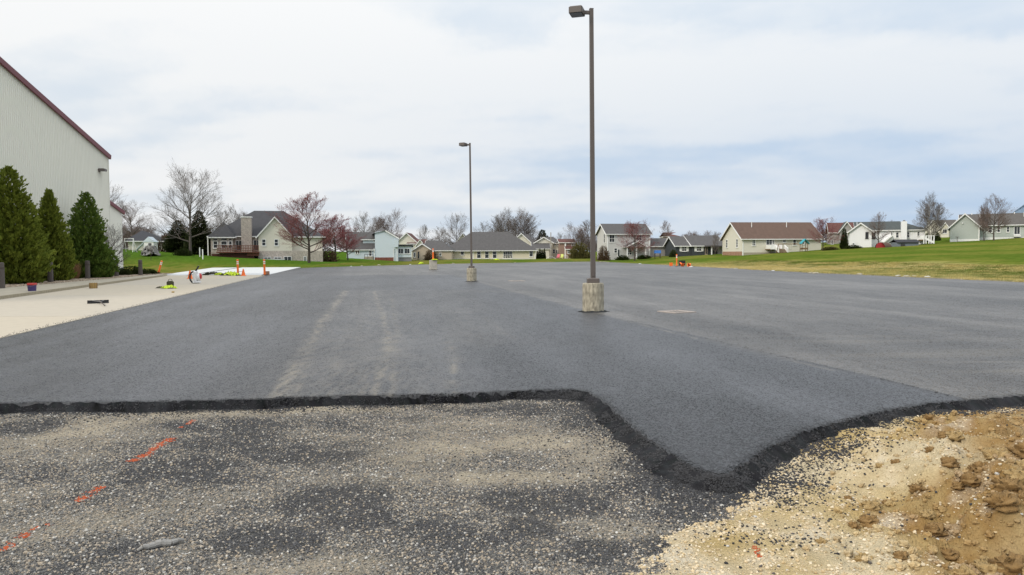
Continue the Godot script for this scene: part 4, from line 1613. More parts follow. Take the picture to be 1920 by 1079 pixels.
	wing(o, X(972), X(1001), -8, -1, Y(455), Y(440), "x", M.wall_cream, M.roof_grey, t, 0.4, 0, 2)
	o = house("small_gable_house", "house showing only a white gable above tan roof's slope", 868, 222)
	wing(o, X(855), X(880), -9, 0, Y(455), Y(439), "z", M.wall_cream, M.roof_grey, t, 0.4, 0, 0)

	o = house("cream_two_storey_house", "cream two-storey house with grey roof and attached garage gable", 1030, 212)
	wing(o, X(1003), X(1036), -9, 0, Y(455), Y(445.5), "z", M.wall_cream, M.roof_grey, t, 0.4, 0, 0)
	wing(o, X(1018), X(1050), -8, -1, Y(456), Y(445), "x", M.wall_cream, M.roof_grey, t, 0.4, 0, 2)
	wing(o, X(998), X(1029), -4, 3, Y(467), Y(456), "x", M.wall_cream, M.roof_grey, t, 0.3, 0, 0)
	for k in [[1035, 1037], [1040, 1042.5], [1046, 1048.5]]:
		wpx(o, k[0], k[1], 456.5, 460, -1.0, 1, 1)
	for k in [[1043, 1045], [1047, 1049]]:
		wpx(o, k[0], k[1], 469, 475, -1.0, 1, 1)
	wpx(o, 1037, 1041, 468, 475, -1.0, 1, 2)

	o = house("brown_two_storey_house", "pinkish brown two-storey house with low dark roof", 1064, 206)
	wing(o, X(1050), X(1077), -9, 0, Y(455.5), Y(449), "x", M.wall_pinkbrown, M.roof_redbrown, t, 0.4, 0, 0)
	bx(o, "corner_board", X(1060) - 0.2, X(1060) + 0.2, -0.5, Y(456), 0.0, 0.3, t)
	wing(o, X(1061), X(1078), -2, 2.4, Y(468), Y(463), "x", M.wall_pinkbrown, M.roof_redbrown, t, 0.3, 0, 0)
	wpx(o, 1063, 1068, 469, 475, 2.4, 2, 2)
	wpx(o, 1072, 1075, 457, 461, 0.0, 1, 1)

	# grey two-storey
	o = house("grey_two_storey_house", "light grey two-storey house with gabled end and entry porch", 1180, 172, 0.16)
	wing(o, X(1139), X(1219), -8.5, 0, Y(438.5), Y(420), "x", M.wall_lightgrey, M.roof_grey, t, 0.45, 0, 0)
	wpx(o, 1143, 1152, 441, 454, 0.0, 2, 2)
	wpx(o, 1194, 1203, 442, 451, 0.0, 2, 2)
	wpx(o, 1152, 1157, 466, 474, 0.0, 1, 2)
	wpx(o, 1158.5, 1162, 468, 481, 0.0, 1, 1)
	wing(o, X(1170), X(1206), -1, 2.4, Y(463), Y(453.5), "z", M.wall_grey, M.roof_grey, t, 0.3, 0, 0, Y(464))
	for x in [1171, 1188, 1205]:
		bx(o, "porch_post", X(x) - 0.12, X(x) + 0.12, -0.8, Y(463), 2.0, 2.24, t)
	wpx(o, 1177, 1184, 465, 478, 0.0, 2, 3)
	wpx(o, 1190, 1195, 465, 481, 0.0, 1, 2, null, "door")
	win(o, 4.2, Y(447), 1.0, 2.0, 0.0, 1, 2, null, "window", side_xf(X(1139), 0.0) * Transform3D(Basis(), Vector3(-6.4, 0, 0)))
	win(o, 4.2, Y(473), 1.0, 2.0, 0.0, 1, 2, null, "window", side_xf(X(1139), 0.0) * Transform3D(Basis(), Vector3(-8.0, 0, 0)))
	wing(o, X(1218), X(1258), -7, -0.6, Y(462), Y(448), "x", M.wall_grey, M.roof_grey, t, 0.35, 0, 0)
	for x in [1139.6, 1218.4]:
		bx(o, "corner_board", X(x) - 0.12, X(x) + 0.12, -0.5, Y(440), 0.0, 0.06, t)

	# charcoal house
	o = house("charcoal_house", "charcoal sided house with white shutters and grey roof", 1306, 166, 0.10)
	wing(o, X(1268), X(1298), -8, 0, Y(461), Y(444), "x", M.wall_charcoal, M.roof_grey, t, 0.4, 0, 0)
	wing(o, X(1297), X(1356), -9, 0.6, Y(461), Y(442.5), "x", M.wall_charcoal, M.roof_grey, t, 0.4, 0, 0)
	wpx(o, 1279, 1287, 463, 471, 0.0, 2, 2, null, "window", t)
	wpx(o, 1305, 1313, 462, 471, 0.6, 2, 2, null, "window", t)
	for x in [1327, 1348]:
		bx(o, "porch_post", X(x) - 0.1, X(x) + 0.1, -0.8, Y(462), 2.4, 2.6, t)
	bx(o, "porch_roof", X(1318), X(1356), Y(463), Y(461), 0.7, 2.9, M.roof_grey)
	wpx(o, 1332, 1342, 464, 476, 0.6, 2, 1, M.timber_grey)
	bx(o, "porch_wall", X(1343), X(1356), -0.6, Y(464), 0.6, 1.2, M.wall_grey)
	wpx(o, 1321, 1324, 463, 477, 0.6, 1, 1, M.wall_beige, "door")
	o = house("rust_roofed_house", "far house showing only a rust red hip roof", 1262, 215)
	wing(o, X(1250), X(1273), -9, 0, Y(444), Y(436.5), "x", M.wall_beige, M.roof_redbrown, t, 0.3, 4, 4)

	# brown roofed ranch
	o = house("brown_roofed_house", "cream ranch house with long brown roof and white back steps", 1455, 150, 0.14)
	wing(o, X(1393), X(1541), -9.6, 0, Y(447), Y(417), "x", M.wall_cream, M.roof_brown, t, 0.45, 0, 0, -1.2, 2)
	win(o, -2.4, Y(456), 0.7, 1.6, 0.0, 1, 3, null, "window", side_xf(X(1393), 0.0))
	win(o, -7.3, Y(456), 0.7, 1.6, 0.0, 1, 3, null, "window", side_xf(X(1393), 0.0))
	bx(o, "brick_base", X(1393) - 0.04, X(1393) + 0.3, -1.0, Y(471.5), -9.4, -0.2, M.brick_pale)
	wpx(o, 1411, 1416, 450.5, 460.5, 0.0, 2, 3)
	wpx(o, 1437, 1448, 450, 466, 0.0, 2, 4, null, "patio_door")
	wpx(o, 1468.5, 1473, 449.5, 455, 0.0, 2, 1)
	wpx(o, 1487.5, 1492.5, 449.5, 460, 0.0, 1, 2)
	for x in [1418, 1475, 1530]:
		wpx(o, x + 30, x + 33, 451, 458, 0.0, 1, 2)
	bx(o, "foundation", X(1393), X(1541), -1.0, 0.12, -0.02, 0.04, M.old_concrete)
	bx(o, "landing", X(1435), X(1456), Y(468.5), Y(467), 0.0, 2.2, M.timber)
	for i in 4:
		bx(o, "step", X(1446), X(1461), Y(474.5) + i * 0.2, Y(474.5) + 0.16 + i * 0.2, 2.2, 3.4 - i * 0.3, M.timber)
	for x in [1436, 1456]:
		bx(o, "rail_panel", X(x) - 0.06, X(x) + 0.06, Y(468), Y(459.5), 0.1, 2.2, t)
	bx(o, "rail_panel", X(1435), X(1443), Y(468), Y(459.5), 2.2, 2.3, t)
	for x in [1444, 1461]:
		var sp := MB.new()
		sp.ext(PackedVector2Array([Vector2(2.2, Y(468)), Vector2(2.2, Y(459.5)), Vector2(3.6, Y(466)), Vector2(3.6, Y(474))]), X(x) - 0.07, X(x) + 0.07)
		part(o, "stair_rail", sp, t)
	bx(o, "corner_board", X(1393) - 0.02, X(1393) + 0.18, -0.5, Y(448), 0.0, 0.06, t)

	o = house("grey_eaved_house", "dark grey gabled house half hidden by the columnar evergreen", 1575, 188, -0.32)
	wing(o, X(1556), X(1600), -9, 0, Y(436), Y(418), "x", M.wall_grey, M.roof_redbrown, t, 0.4, 0, 0)
	wing(o, X(1573), X(1599), -8, 2, Y(434), Y(417.5), "z", M.wall_grey, M.roof_green, t, 0.4, 0, 0)
	wing(o, X(1588), X(1640), -9, -2, Y(430), Y(417), "x", M.wall_grey, M.roof_green, t, 0.3, 0, 0)

	# white house
	o = house("white_house", "bright white house with green-grey roof and white chimney", 1665, 150, -0.40)
	wing(o, X(1591), X(1633), -7.5, 2.5, Y(433.5), Y(419), "z", M.wall_white, M.roof_green, t, 0.4, 0, 0)
	wing(o, X(1612), X(1734), -9.5, -1.0, Y(431.5), Y(415.5), "x", M.wall_white, M.roof_green, t, 0.4, 0, 4.6)
	var wc := bx(o, "chimney", X(1689.5), X(1700), -1, Y(416), -1.2, 0.2, M.wall_white)
	bx(wc, "flue", X(1693), X(1697), Y(416), Y(413.5), -0.8, -0.2, M.grey_metal)
	for k in [[1671.5, 1674, 436, 442], [1681, 1685.5, 436, 446], [1701.5, 1705.5, 436, 446], [1720.5, 1724, 436, 443]]:
		wpx(o, k[0], k[1], k[2], k[3], -1.0, 1, 2)
	wpx(o, 1622, 1626, 436, 447, 2.5, 1, 2, M.roof_dark)
	wpx(o, 1636, 1641, 435, 447, -1.0, 1, 2, M.roof_dark)
	wpx(o, 1597.5, 1600, 456, 459, 2.5, 1, 1)
	# raised deck with white rails and stair
	bx(o, "deck_floor", X(1722), X(1737), Y(452), Y(450.5), -1, 2.0, M.timber)
	bx(o, "rail_panel", X(1722), X(1735), Y(450), Y(443.5), 1.95, 2.05, t)
	for k in [1729, 1733, 1738, 1742, 1747]:
		bx(o, "rail_post", X(k) - 0.09, X(k) + 0.09, Y(458), Y(443), 2.05, 2.22, t)
	var rs := MB.new()
	rs.xf = Transform3D(Basis(Vector3.UP, PI / 2), Vector3.ZERO)
	rs.ext(PackedVector2Array([Vector2(X(1731), Y(450)), Vector2(X(1731), Y(446)), Vector2(X(1747), Y(454)), Vector2(X(1747), Y(458))]), -2.2, -2.1)
	part(o, "stair_rail", rs, t)
	bx(o, "rail_beam", X(1729), X(1748), Y(444.5), Y(443.5), 2.06, 2.2, t)
	for i in 5:
		bx(o, "stair_tread", X(1733 + i * 2.5), X(1736 + i * 2.5), Y(452 + i * 1.2), Y(451 + i * 1.2), 1.0, 2.05, M.timber)
	# outside stair on the recessed front
	var os := MB.new()
	os.xf = Transform3D(Basis(Vector3.UP, PI / 2), Vector3.ZERO)
	os.ext(PackedVector2Array([Vector2(X(1655), Y(454)), Vector2(X(1673), Y(441)), Vector2(X(1673), Y(443)), Vector2(X(1657), Y(456))]), -0.6, 1.0)
	part(o, "stair_rail", os, t)

	o = house("cream_far_house", "cream house with grey roof between white and sage houses", 1756, 198, -0.45)
	wing(o, X(1735), X(1764), -9, 0, Y(428), Y(413), "z", M.wall_cream, M.roof_taupe, t, 0.4, 0, 0)
	wing(o, X(1745), X(1792), -9, -1, Y(428), Y(413), "x", M.wall_cream, M.roof_taupe, t, 0.4, 0, 0)
	wing(o, X(1764), X(1778), -5, 1.5, Y(428), Y(419), "z", M.wall_cream, M.roof_taupe, t, 0.3, 0, 0)
	wpx(o, 1767, 1774, 431, 438, 1.5, 2, 1)

	# sage house at the right
	o = house("sage_house", "sage green house with taupe roof at the lawn's crest", 1860, 152, -0.55)
	wing(o, X(1780), X(1836), -12, 3.0, Y(425), Y(401.5), "z", M.wall_sage, M.roof_taupe, t, 0.45, 0, 0)
	wing(o, X(1800), X(1985), -10.5, -0.6, Y(422), Y(400.5), "x", M.wall_sage, M.roof_taupe, t, 0.45, 0, 0, -1.2, 2)
	for k in [[1854, 1860], [1870, 1875], [1887.5, 1892]]:
		wpx(o, k[0], k[1], 426, 435.5, -0.6, 1, 2)
	wpx(o, 1901.5, 1911.5, 426, 440, -0.6, 2, 1, null, "patio_door")
	wpx(o, 1930, 1936, 426, 435, -0.6, 1, 2)
	bx(o, "step", X(1900), X(1913), Y(445), Y(442), -0.6, 0.8, t)
	bx(o, "foundation", X(1780) - 0.01, X(1836) + 0.01, -1.0, Y(448.5), -2, 3.03, t)
	bx(o, "foundation", X(1836), X(1985), -1.0, Y(445.5), -1.5, -0.57, t)
	bx(o, "corner_board", X(1835) - 0.1, X(1836) + 0.02, -0.5, Y(424), 3.0, 3.06, t)
	bx(o, "floodlight", X(1803), X(1805), Y(419.5), Y(417.5), 3.0, 3.3, t)
	for x in [1821, 1903]:
		var pv := MB.new()
		pv.tube(Vector3(X(x), Y(401), -5.3), Vector3(X(x), Y(397), -5.3), 0.1, 0.1)
		part(o, "vent_pipe", pv, t)
	o = house("blue_roofed_house", "far house showing a steep blue-grey roof behind taupe ridge", 1945, 205, -0.6)
	wing(o, X(1893), X(2010), -14, 0, Y(402), Y(366), "x", M.wall_sage, M.roof_blue, t, 0.3, 8.5, 8.5)

	# left: house beyond the lawn
	o = house("dark_roofed_cottage", "small cream house with nearly black roof beyond the playset", 278, 138, 0.3)
	wing(o, X(240), X(311), -10, 0, Y(452), Y(433.5), "x", M.wall_cream, M.roof_dark, t, 0.5, 2.0, 5.0)
	wpx(o, 294, 299, 456, 467, 0.0, 1, 2)
	wpx(o, 270, 277, 455, 463, 0.0, 2, 2)
	bx(o, "landing_slab", X(294), X(320), Y(477), Y(475.5), 1.0, 3.0, M.old_concrete)

# ---------------------------------------------------------------- trees
# bare tree of unit height: [trunk and limbs, twigs]
func bare_tree(sd: int, stems: int, spread: float, fork: float, droop: float, fine: int) -> Array:
	var r := RandomNumberGenerator.new()
	r.seed = sd
	var tr := MB.new()
	var tw := MB.new()
	var bd := MB.new()
	var todo := []
	for s in stems:
		var a := TAU * s / stems + r.randf()
		var lean := 0.0 if stems == 1 else r.randf_range(0.10, 0.30)
		todo.append([Vector3(cos(a), 0, sin(a)) * 0.008 * (stems - 1), Vector3(cos(a) * lean, 1, sin(a) * lean).normalized(), 1.0 if stems == 1 else r.randf_range(0.75, 1.0), 0.021 / sqrt(stems), 0])
	while todo:
		var b: Array = todo.pop_back()
		var p: Vector3 = b[0]
		var dir: Vector3 = b[1]
		var ln: float = b[2]
		var rad: float = b[3]
		var lev: int = b[4]
		var segs: int = [9, 5, 4, 3, 2][lev]
		var kids: int = [20, 9, 6, fine, 0][lev]
		var mb: MB = tr if lev < 2 else tw
		var at_ := []
		var q := p
		var len0: float = ln * ([0.93, 0.5, 0.5, 0.5, 0.6][lev] if lev == 0 else 1.0)
		for i in segs:
			var wob: float = [0.05, 0.08, 0.09, 0.10, 0.10][lev]
			dir = (dir + Vector3(r.randf_range(-1, 1), r.randf_range(-0.5, 1) + (0.35 - droop if lev > 0 else 0.0), r.randf_range(-1, 1)) * wob).normalized()
			var nx: Vector3 = q + dir * len0 / segs
			var t0 := float(i) / segs
			var t1 := float(i + 1) / segs
			var ra := rad * pow(1.0 - t0 * 0.93, 0.9)
			var rb := rad * pow(1.0 - t1 * 0.93, 0.9)
			mb.tube(q, nx, maxf(ra, 0.0006), maxf(rb, 0.00048), 7 if lev == 0 else (4 if lev == 1 else 3), false)
			at_.append([q, nx, t0, t1, ra, dir])
			q = nx
		if lev == 4:
			for k in 3:
				var bp := q - dir * len0 * 0.3 * k
				var sz := r.randf_range(0.003, 0.0065)
				var ba := Vector3(r.randfn(0, 1), r.randfn(0, 1), r.randfn(0, 1)).normalized() * sz
				var bb := Vector3(r.randfn(0, 1), r.randfn(0, 1), r.randfn(0, 1)).normalized() * sz
				bd.tri(bp - ba, bp + bb, bp + ba, Vector3.UP)
			continue
		for k in kids:
			var f := (k + r.randf()) / kids
			f = lerpf(fork if lev == 0 else 0.18, 0.97, f)
			var sg: Array = at_[mini(int(f * segs), segs - 1)]
			var o: Vector3 = sg[0].lerp(sg[1], f * segs - int(f * segs))
			var side := Vector3(r.randfn(0, 1), 0, r.randfn(0, 1))
			if lev == 0:
				var a := k * 2.4 + r.randf()
				side = Vector3(cos(a), 0, sin(a))
			else:
				side = Vector3(r.randfn(0, 1), r.randfn(0, 1) * 0.6 + 0.15, r.randfn(0, 1))
			var d0: Vector3 = sg[5]
			side = (side - d0 * side.dot(d0)).normalized()
			var ang := 0.0
			var cl := 0.0
			if lev == 0:
				ang = lerpf(1.05, 0.35, (f - fork) / (1.0 - fork)) * (0.65 + spread)
				var u := (f - fork) / (1.0 - fork)
				cl = spread * lerpf(0.95, 0.42, u * u) * r.randf_range(0.75, 1.1) * ln
			else:
				ang = r.randf_range(0.35, 0.8)
				cl = ln * r.randf_range(0.38, 0.66) * (1.15 - 0.45 * f)
			todo.append([o, (d0 * cos(ang) + side * sin(ang)).normalized(), cl, minf(sg[4] * 0.62, rad * 0.5), lev + 1])
	var hi := 0.0
	for v in tw.v:
		hi = maxf(hi, v.y)
	for mb in [tr, tw, bd]:
		for i in mb.v.size():
			mb.v[i] /= hi
	return [tr.mesh(), tw.mesh(), bd.mesh()]

func conifer(sd: int, count: int, prof: Callable, leaf: float, up: float, dark: Color, light: Color) -> ArrayMesh:
	var r := RandomNumberGenerator.new()
	r.seed = sd
	var nz := FastNoiseLite.new()
	nz.seed = sd
	nz.frequency = 2.6
	nz.fractal_octaves = 3
	var mb := MB.new()
	for i in count:
		var h := 1.0 - sqrt(r.randf())
		if r.randf() < 0.25:
			h = r.randf()
		var a := r.randf() * TAU
		var rim: float = prof.call(h)
		var lump := nz.get_noise_3d(cos(a) * 1.2, h * 5.0, sin(a) * 1.2)
		var depth := 1.0 - 0.55 * pow(r.randf(), 1.6)
		var rr := rim * (depth + lump * 0.75)
		var p := Vector3(cos(a) * rr, h * 0.97 + lump * 0.03, sin(a) * rr)
		var out := Vector3(cos(a), up + r.randf_range(-0.35, 0.5), sin(a)).normalized()
		var sd2 := out.cross(Vector3(r.randfn(0, 1), r.randfn(0, 1), r.randfn(0, 1))).normalized()
		var s := leaf * r.randf_range(0.6, 1.3) * (0.55 + 0.45 * (1.0 - h))
		var tone := r.randf()
		mb.col = dark.lerp(light, tone)
		var n2 := out.cross(sd2)
		mb.tri(p - sd2 * s * 0.35, p + out * s, p + sd2 * s * 0.35, n2)
		mb.tri(p + n2 * s * 0.3, p + out * s * 0.8 + sd2 * s * 0.35, p - n2 * s * 0.35, sd2)
	return mb.mesh()

func tree_at(called: String, label: String, px: float, base: float, top: float, d: float, mesh: Array, bark: Material, twig: Material, wide := 1.0, group := "") -> Node3D:
	var b := at(px, base, d)
	var t := at(px, top, d)
	var g := lawn_height(b.x, d) - 0.05
	var o := thing(called, label, "tree", Vector3(b.x, g, -d), rng.randf() * TAU, group)
	var h := t.y - g
	for k in [["trunk", 0, bark], ["crown", 1, twig]]:
		var m := part(o, k[0], mesh[k[1]], k[2])
		m.scale = Vector3(h * wide, h, h * wide)
	if called == "red_maple":
		var m := part(o, "buds", mesh[2], M.bud_pink if twig == M.twig_red else M.bud_red)
		m.scale = Vector3(h * wide, h, h * wide)
	return o

func trees() -> void:
	var vase := bare_tree(101, 1, 0.62, 0.20, 0.0, 5)
	var oval := bare_tree(102, 1, 0.55, 0.17, 0.05, 5)
	var multi := bare_tree(103, 4, 0.42, 0.22, 0.05, 3)
	var tall := bare_tree(104, 1, 0.42, 0.14, 0.0, 5)
	var airy := bare_tree(105, 1, 0.56, 0.22, 0.0, 4)
	var gr := "bare trees around the houses"
	tree_at("bare_tree", "tallest bare tree, standing on the lawn beside the stone house", 357, 485, 299, 122, vase, M.bark, M.twig_grey, 1.0, gr)
	tree_at("bare_tree", "brownish bare tree above the nearly black roof", 252, 480, 374, 152, oval, M.bark, M.twig_brown, 1.25, gr)
	tree_at("bare_tree", "bare tree whose twig tips show past the metal building's corner", 182, 480, 322, 110, airy, M.bark, M.twig_grey, 0.9, gr)
	tree_at("bare_tree", "pale bare tree between tallest tree and stone house roof", 411, 478, 386, 170, airy, M.bark, M.twig_grey, 1.0, gr)
	tree_at("bare_tree", "bare treetop just over the stone house's chimney side of roof", 453, 478, 380, 176, multi, M.bark, M.twig_grey, 0.8, gr)
	tree_at("red_maple", "tall reddish maple in front of the stone house", 579, 490, 359, 119, oval, M.bark_dark, M.twig_red, 1.25, "budding red maples")
	tree_at("red_maple", "crimson budding maple between stone house and pale blue house", 628, 482, 401, 142, oval, M.bark_dark, M.twig_deepred, 1.5, "budding red maples")
	tree_at("red_maple", "smaller crimson maple touching the pale blue house's wing", 652, 482, 418, 150, oval, M.bark_dark, M.twig_deepred, 1.2, "budding red maples")
	tree_at("bare_tree", "thin grey bare tree behind pale blue house's left wing", 686, 478, 393, 205, airy, M.bark, M.twig_grey, 0.9, gr)
	tree_at("bare_tree", "dense brown bare tree behind the pale blue house's peak", 719, 478, 388, 212, multi, M.bark_dark, M.twig_brown, 1.0, gr)
	tree_at("bare_tree", "slender bare tree standing over the beige house's front gable", 793, 480, 420, 235, tall, M.bark, M.twig_grey, 0.8, gr)
	tree_at("bare_tree", "dark bare tree above the beige house's long roof", 822, 480, 424, 230, oval, M.bark_dark, M.twig_grey, 1.0, gr)
	tree_at("bare_tree", "spreading bare tree behind the far lamp post's lower pole", 857, 480, 393, 222, vase, M.bark_dark, M.twig_grey, 0.85, gr)
	tree_at("bare_tree", "faint bare tree just right of the far lamp post", 905, 480, 412, 250, airy, M.bark, M.twig_grey, 0.9, gr)
	tree_at("bare_tree", "broad pale bare tree behind the tan house's ridge", 944, 480, 388, 232, multi, M.bark_pale, M.twig_grey, 1.1, gr)
	tree_at("bare_tree", "many-stemmed bare tree at the tan house's roof end", 979, 480, 384, 228, multi, M.bark, M.twig_grey, 1.15, gr)
	tree_at("bare_tree", "hazy far bare tree beside the small spruce", 1048, 480, 433, 270, airy, M.bark, M.twig_grey, 1.0, gr)
	tree_at("bare_tree", "bare tree left of the near lamp post's pole", 1086, 482, 414, 205, multi, M.bark, M.twig_brown, 0.95, gr)
	tree_at("bare_tree", "bare tree right behind the near lamp post's pole", 1106, 482, 411, 208, tall, M.bark, M.twig_grey, 1.1, gr)
	tree_at("red_maple", "pink-red maple in front of the grey two-storey house", 1190, 482, 409, 161, vase, M.bark_dark, M.twig_red, 1.25, "budding red maples")
	tree_at("bare_tree", "narrow upright bare tree between grey and charcoal houses", 1249, 478, 412, 192, tall, M.bark, M.twig_brown, 0.75, gr)
	tree_at("bare_tree", "low dark bare tree above the charcoal house's roof", 1302, 470, 431, 225, multi, M.bark, M.twig_brown, 1.1, gr)
	tree_at("bare_tree", "second low bare tree above the charcoal house's roof end", 1325, 470, 431, 230, oval, M.bark, M.twig_brown, 1.2, gr)
	tree_at("bare_tree", "thin sapling in front of the charcoal house's porch", 1341, 478, 433, 158, tall, M.bark, M.twig_grey, 0.6, gr)
	tree_at("red_maple", "red maple at the end of the brown roofed house", 1543, 468, 404, 144, vase, M.bark_dark, M.twig_red, 1.2, "budding red maples")
	tree_at("bare_tree", "reddish round bare tree in front of the white house", 1647, 456, 396, 143, oval, M.bark_dark, M.twig_brown, 0.85, gr)
	tree_at("bare_tree", "tall pale many-stemmed tree beside the white deck rails", 1747, 449, 358, 147, multi, M.bark_pale, M.twig_grey, 0.9, gr)
	tree_at("bare_tree", "bare tree standing before the sage house's front", 1864, 450, 361, 141, oval, M.bark_dark, M.twig_brown, 0.9, gr)
	tree_at("bare_tree", "slim clump of bare stems beside the sage house's gable", 1846, 450, 372, 145, multi, M.bark, M.twig_brown, 0.55, gr)
	# far woods that read as one mass
	var xs := []
	var cs := []
	for i in 120:
		var d := rng.randf_range(290.0, 400.0)
		var x := rng.randf_range(-0.72, 0.72) * d
		var h := rng.randf_range(6.0, 10.5) + 3.0 * smoothstep(-20, -120, x)
		xs.append(Transform3D(Basis(Vector3.UP, rng.randf() * TAU).scaled(Vector3(h * 1.5, h, h * 1.5)), Vector3(x, lawn_height(x, d) - 0.3, -d)))
		cs.append(Color.WHITE)
	many(self, "treeline", multi[1], M.twig_brown, xs, cs)
	tag(get_node("treeline"), "low brown line of far bare woods behind the houses", "woods")
	# evergreens by the metal building
	var cone := func(h): return 0.225 * pow(1.0 - h, 0.62) * (0.62 + 0.38 * smoothstep(0.0, 0.14, h)) + 0.006
	var cone_slim := func(h): return 0.215 * pow(1.0 - h, 0.78) * (0.7 + 0.3 * smoothstep(0.0, 0.25, h)) + 0.01
	var cone_full := func(h): return 0.22 * pow(1.0 - h, 0.55) * (0.85 + 0.15 * smoothstep(0.0, 0.1, h)) * (1.0 + 0.10 * sin(h * 11.0)) + 0.006
	var thuja := [conifer(41, 11500, cone, 0.040, 1.1, Color(0.13, 0.165, 0.026), Color(0.22, 0.25, 0.04)), conifer(42, 10500, cone_slim, 0.042, 1.1, Color(0.13, 0.165, 0.026), Color(0.22, 0.25, 0.04)), conifer(43, 11500, cone_full, 0.038, 1.1, Color(0.09, 0.15, 0.03), Color(0.16, 0.215, 0.042))]
	var stem := MB.new()
	stem.tube(Vector3(0, -0.05, 0), Vector3(0, 0.8, 0), 0.018, 0.004, 7)
	var stem_mesh := stem.mesh()
	var say := ["evergreen cone tree cut by the picture's left border", "evergreen cone tree standing between first and third evergreens", "evergreen cone tree nearest the metal building's corner"]
	var k := 0
	for e in [[22, 41.0, 6.55, 1.12], [95, 46.0, 5.75, 1.0], [164, 52.0, 6.1, 1.06]]:
		var p := at(e[0], 500, e[1])
		var o := thing("evergreen_tree", say[k], "tree", Vector3(p.x, 0.12, -e[1]), k * 1.9, "evergreen cone trees by the metal building")
		var c := part(o, "crown", thuja[k], M.leafy)
		c.scale = Vector3(e[2] * e[3], e[2], e[2] * e[3])
		var s := part(o, "trunk", stem_mesh, M.bark)
		s.scale = Vector3.ONE * e[2]
		k += 1
	# dark evergreens and a spruce farther off
	var wide_cone := func(h): return 0.26 * pow(1.0 - h, 0.6) * (0.7 + 0.3 * smoothstep(0.0, 0.2, h)) + 0.01
	var dark := conifer(44, 5000, wide_cone, 0.06, 0.3, Color(0.03, 0.04, 0.015), Color(0.045, 0.055, 0.02))
	var col := func(h): return 0.16 * pow(1.0 - h, 0.35) * (0.75 + 0.25 * smoothstep(0.0, 0.1, h)) + 0.005
	var column := conifer(45, 3500, col, 0.05, 1.3, Color(0.028, 0.04, 0.013), Color(0.038, 0.052, 0.017))
	for e in [["dark_cedar", "dark cedar behind the tallest bare tree's trunk", 374, 480, 394, 132, dark, 1.0], ["dark_cedar", "lower brown-green cedar left of the tallest bare tree", 334, 480, 412, 136, dark, 1.3], ["spruce_tree", "small dark spruce rising behind the cream two-storey house", 1017, 480, 430, 236, dark, 1.1], ["columnar_evergreen", "dark columnar evergreen beside the white house", 1583, 466, 428, 147, column, 1.0]]:
		var b := at(e[2], e[3], e[5])
		var tp := at(e[2], e[4], e[5])
		var g := lawn_height(b.x, e[5]) - 0.05
		var o := thing(e[0], e[1], "tree", Vector3(b.x, g, -e[5]))
		var c := part(o, "crown", e[6], M.leafy)
		c.scale = Vector3((tp.y - g) * e[7], tp.y - g, (tp.y - g) * e[7])
		var s := part(o, "trunk", stem_mesh, M.bark_dark)
		s.scale = Vector3.ONE * (tp.y - g)
	for i in 4:
		var b := at(1008.0 + i * 4.5, 480, 190)
		var g := lawn_height(b.x, 190) - 0.05
		var o := thing("small_cedar", "small dark cedar in the short row beside the tan house", "tree", Vector3(b.x, g, -190 - i * 0.6), i * 1.3, "row of small dark cedars")
		var c := part(o, "crown", column, M.leafy)
		c.scale = Vector3(2.2, 2.4 + 0.3 * (i % 2), 2.2)
	# small bare ornamental at the corner of the metal building
	var p := gnd(224, 517, 0.12)
	var o := thing("small_bare_tree", "small crooked bare tree against the metal building's lower annex", "tree", Vector3(p.x - 0.5, 0.1, p.z))
	for q in [["trunk", 0, M.bark_dark], ["crown", 1, M.bark_dark]]:
		var m := part(o, q[0], airy[q[1]], q[2])
		m.scale = Vector3(4.4, 4.3, 4.4)
	# shrubs
	var round_ := func(h): return 0.75 * sqrt(maxf(0.0, 1.0 - h * h)) + 0.05
	var bush := conifer(46, 1500, round_, 0.16, 0.8, Color(0.035, 0.05, 0.015), Color(0.05, 0.065, 0.02))
	var scrub := conifer(47, 1800, round_, 0.15, 0.9, Color(0.11, 0.10, 0.04), Color(0.15, 0.13, 0.05))
	var brown := conifer(48, 1200, round_, 0.14, 0.9, Color(0.09, 0.06, 0.038), Color(0.13, 0.085, 0.052))
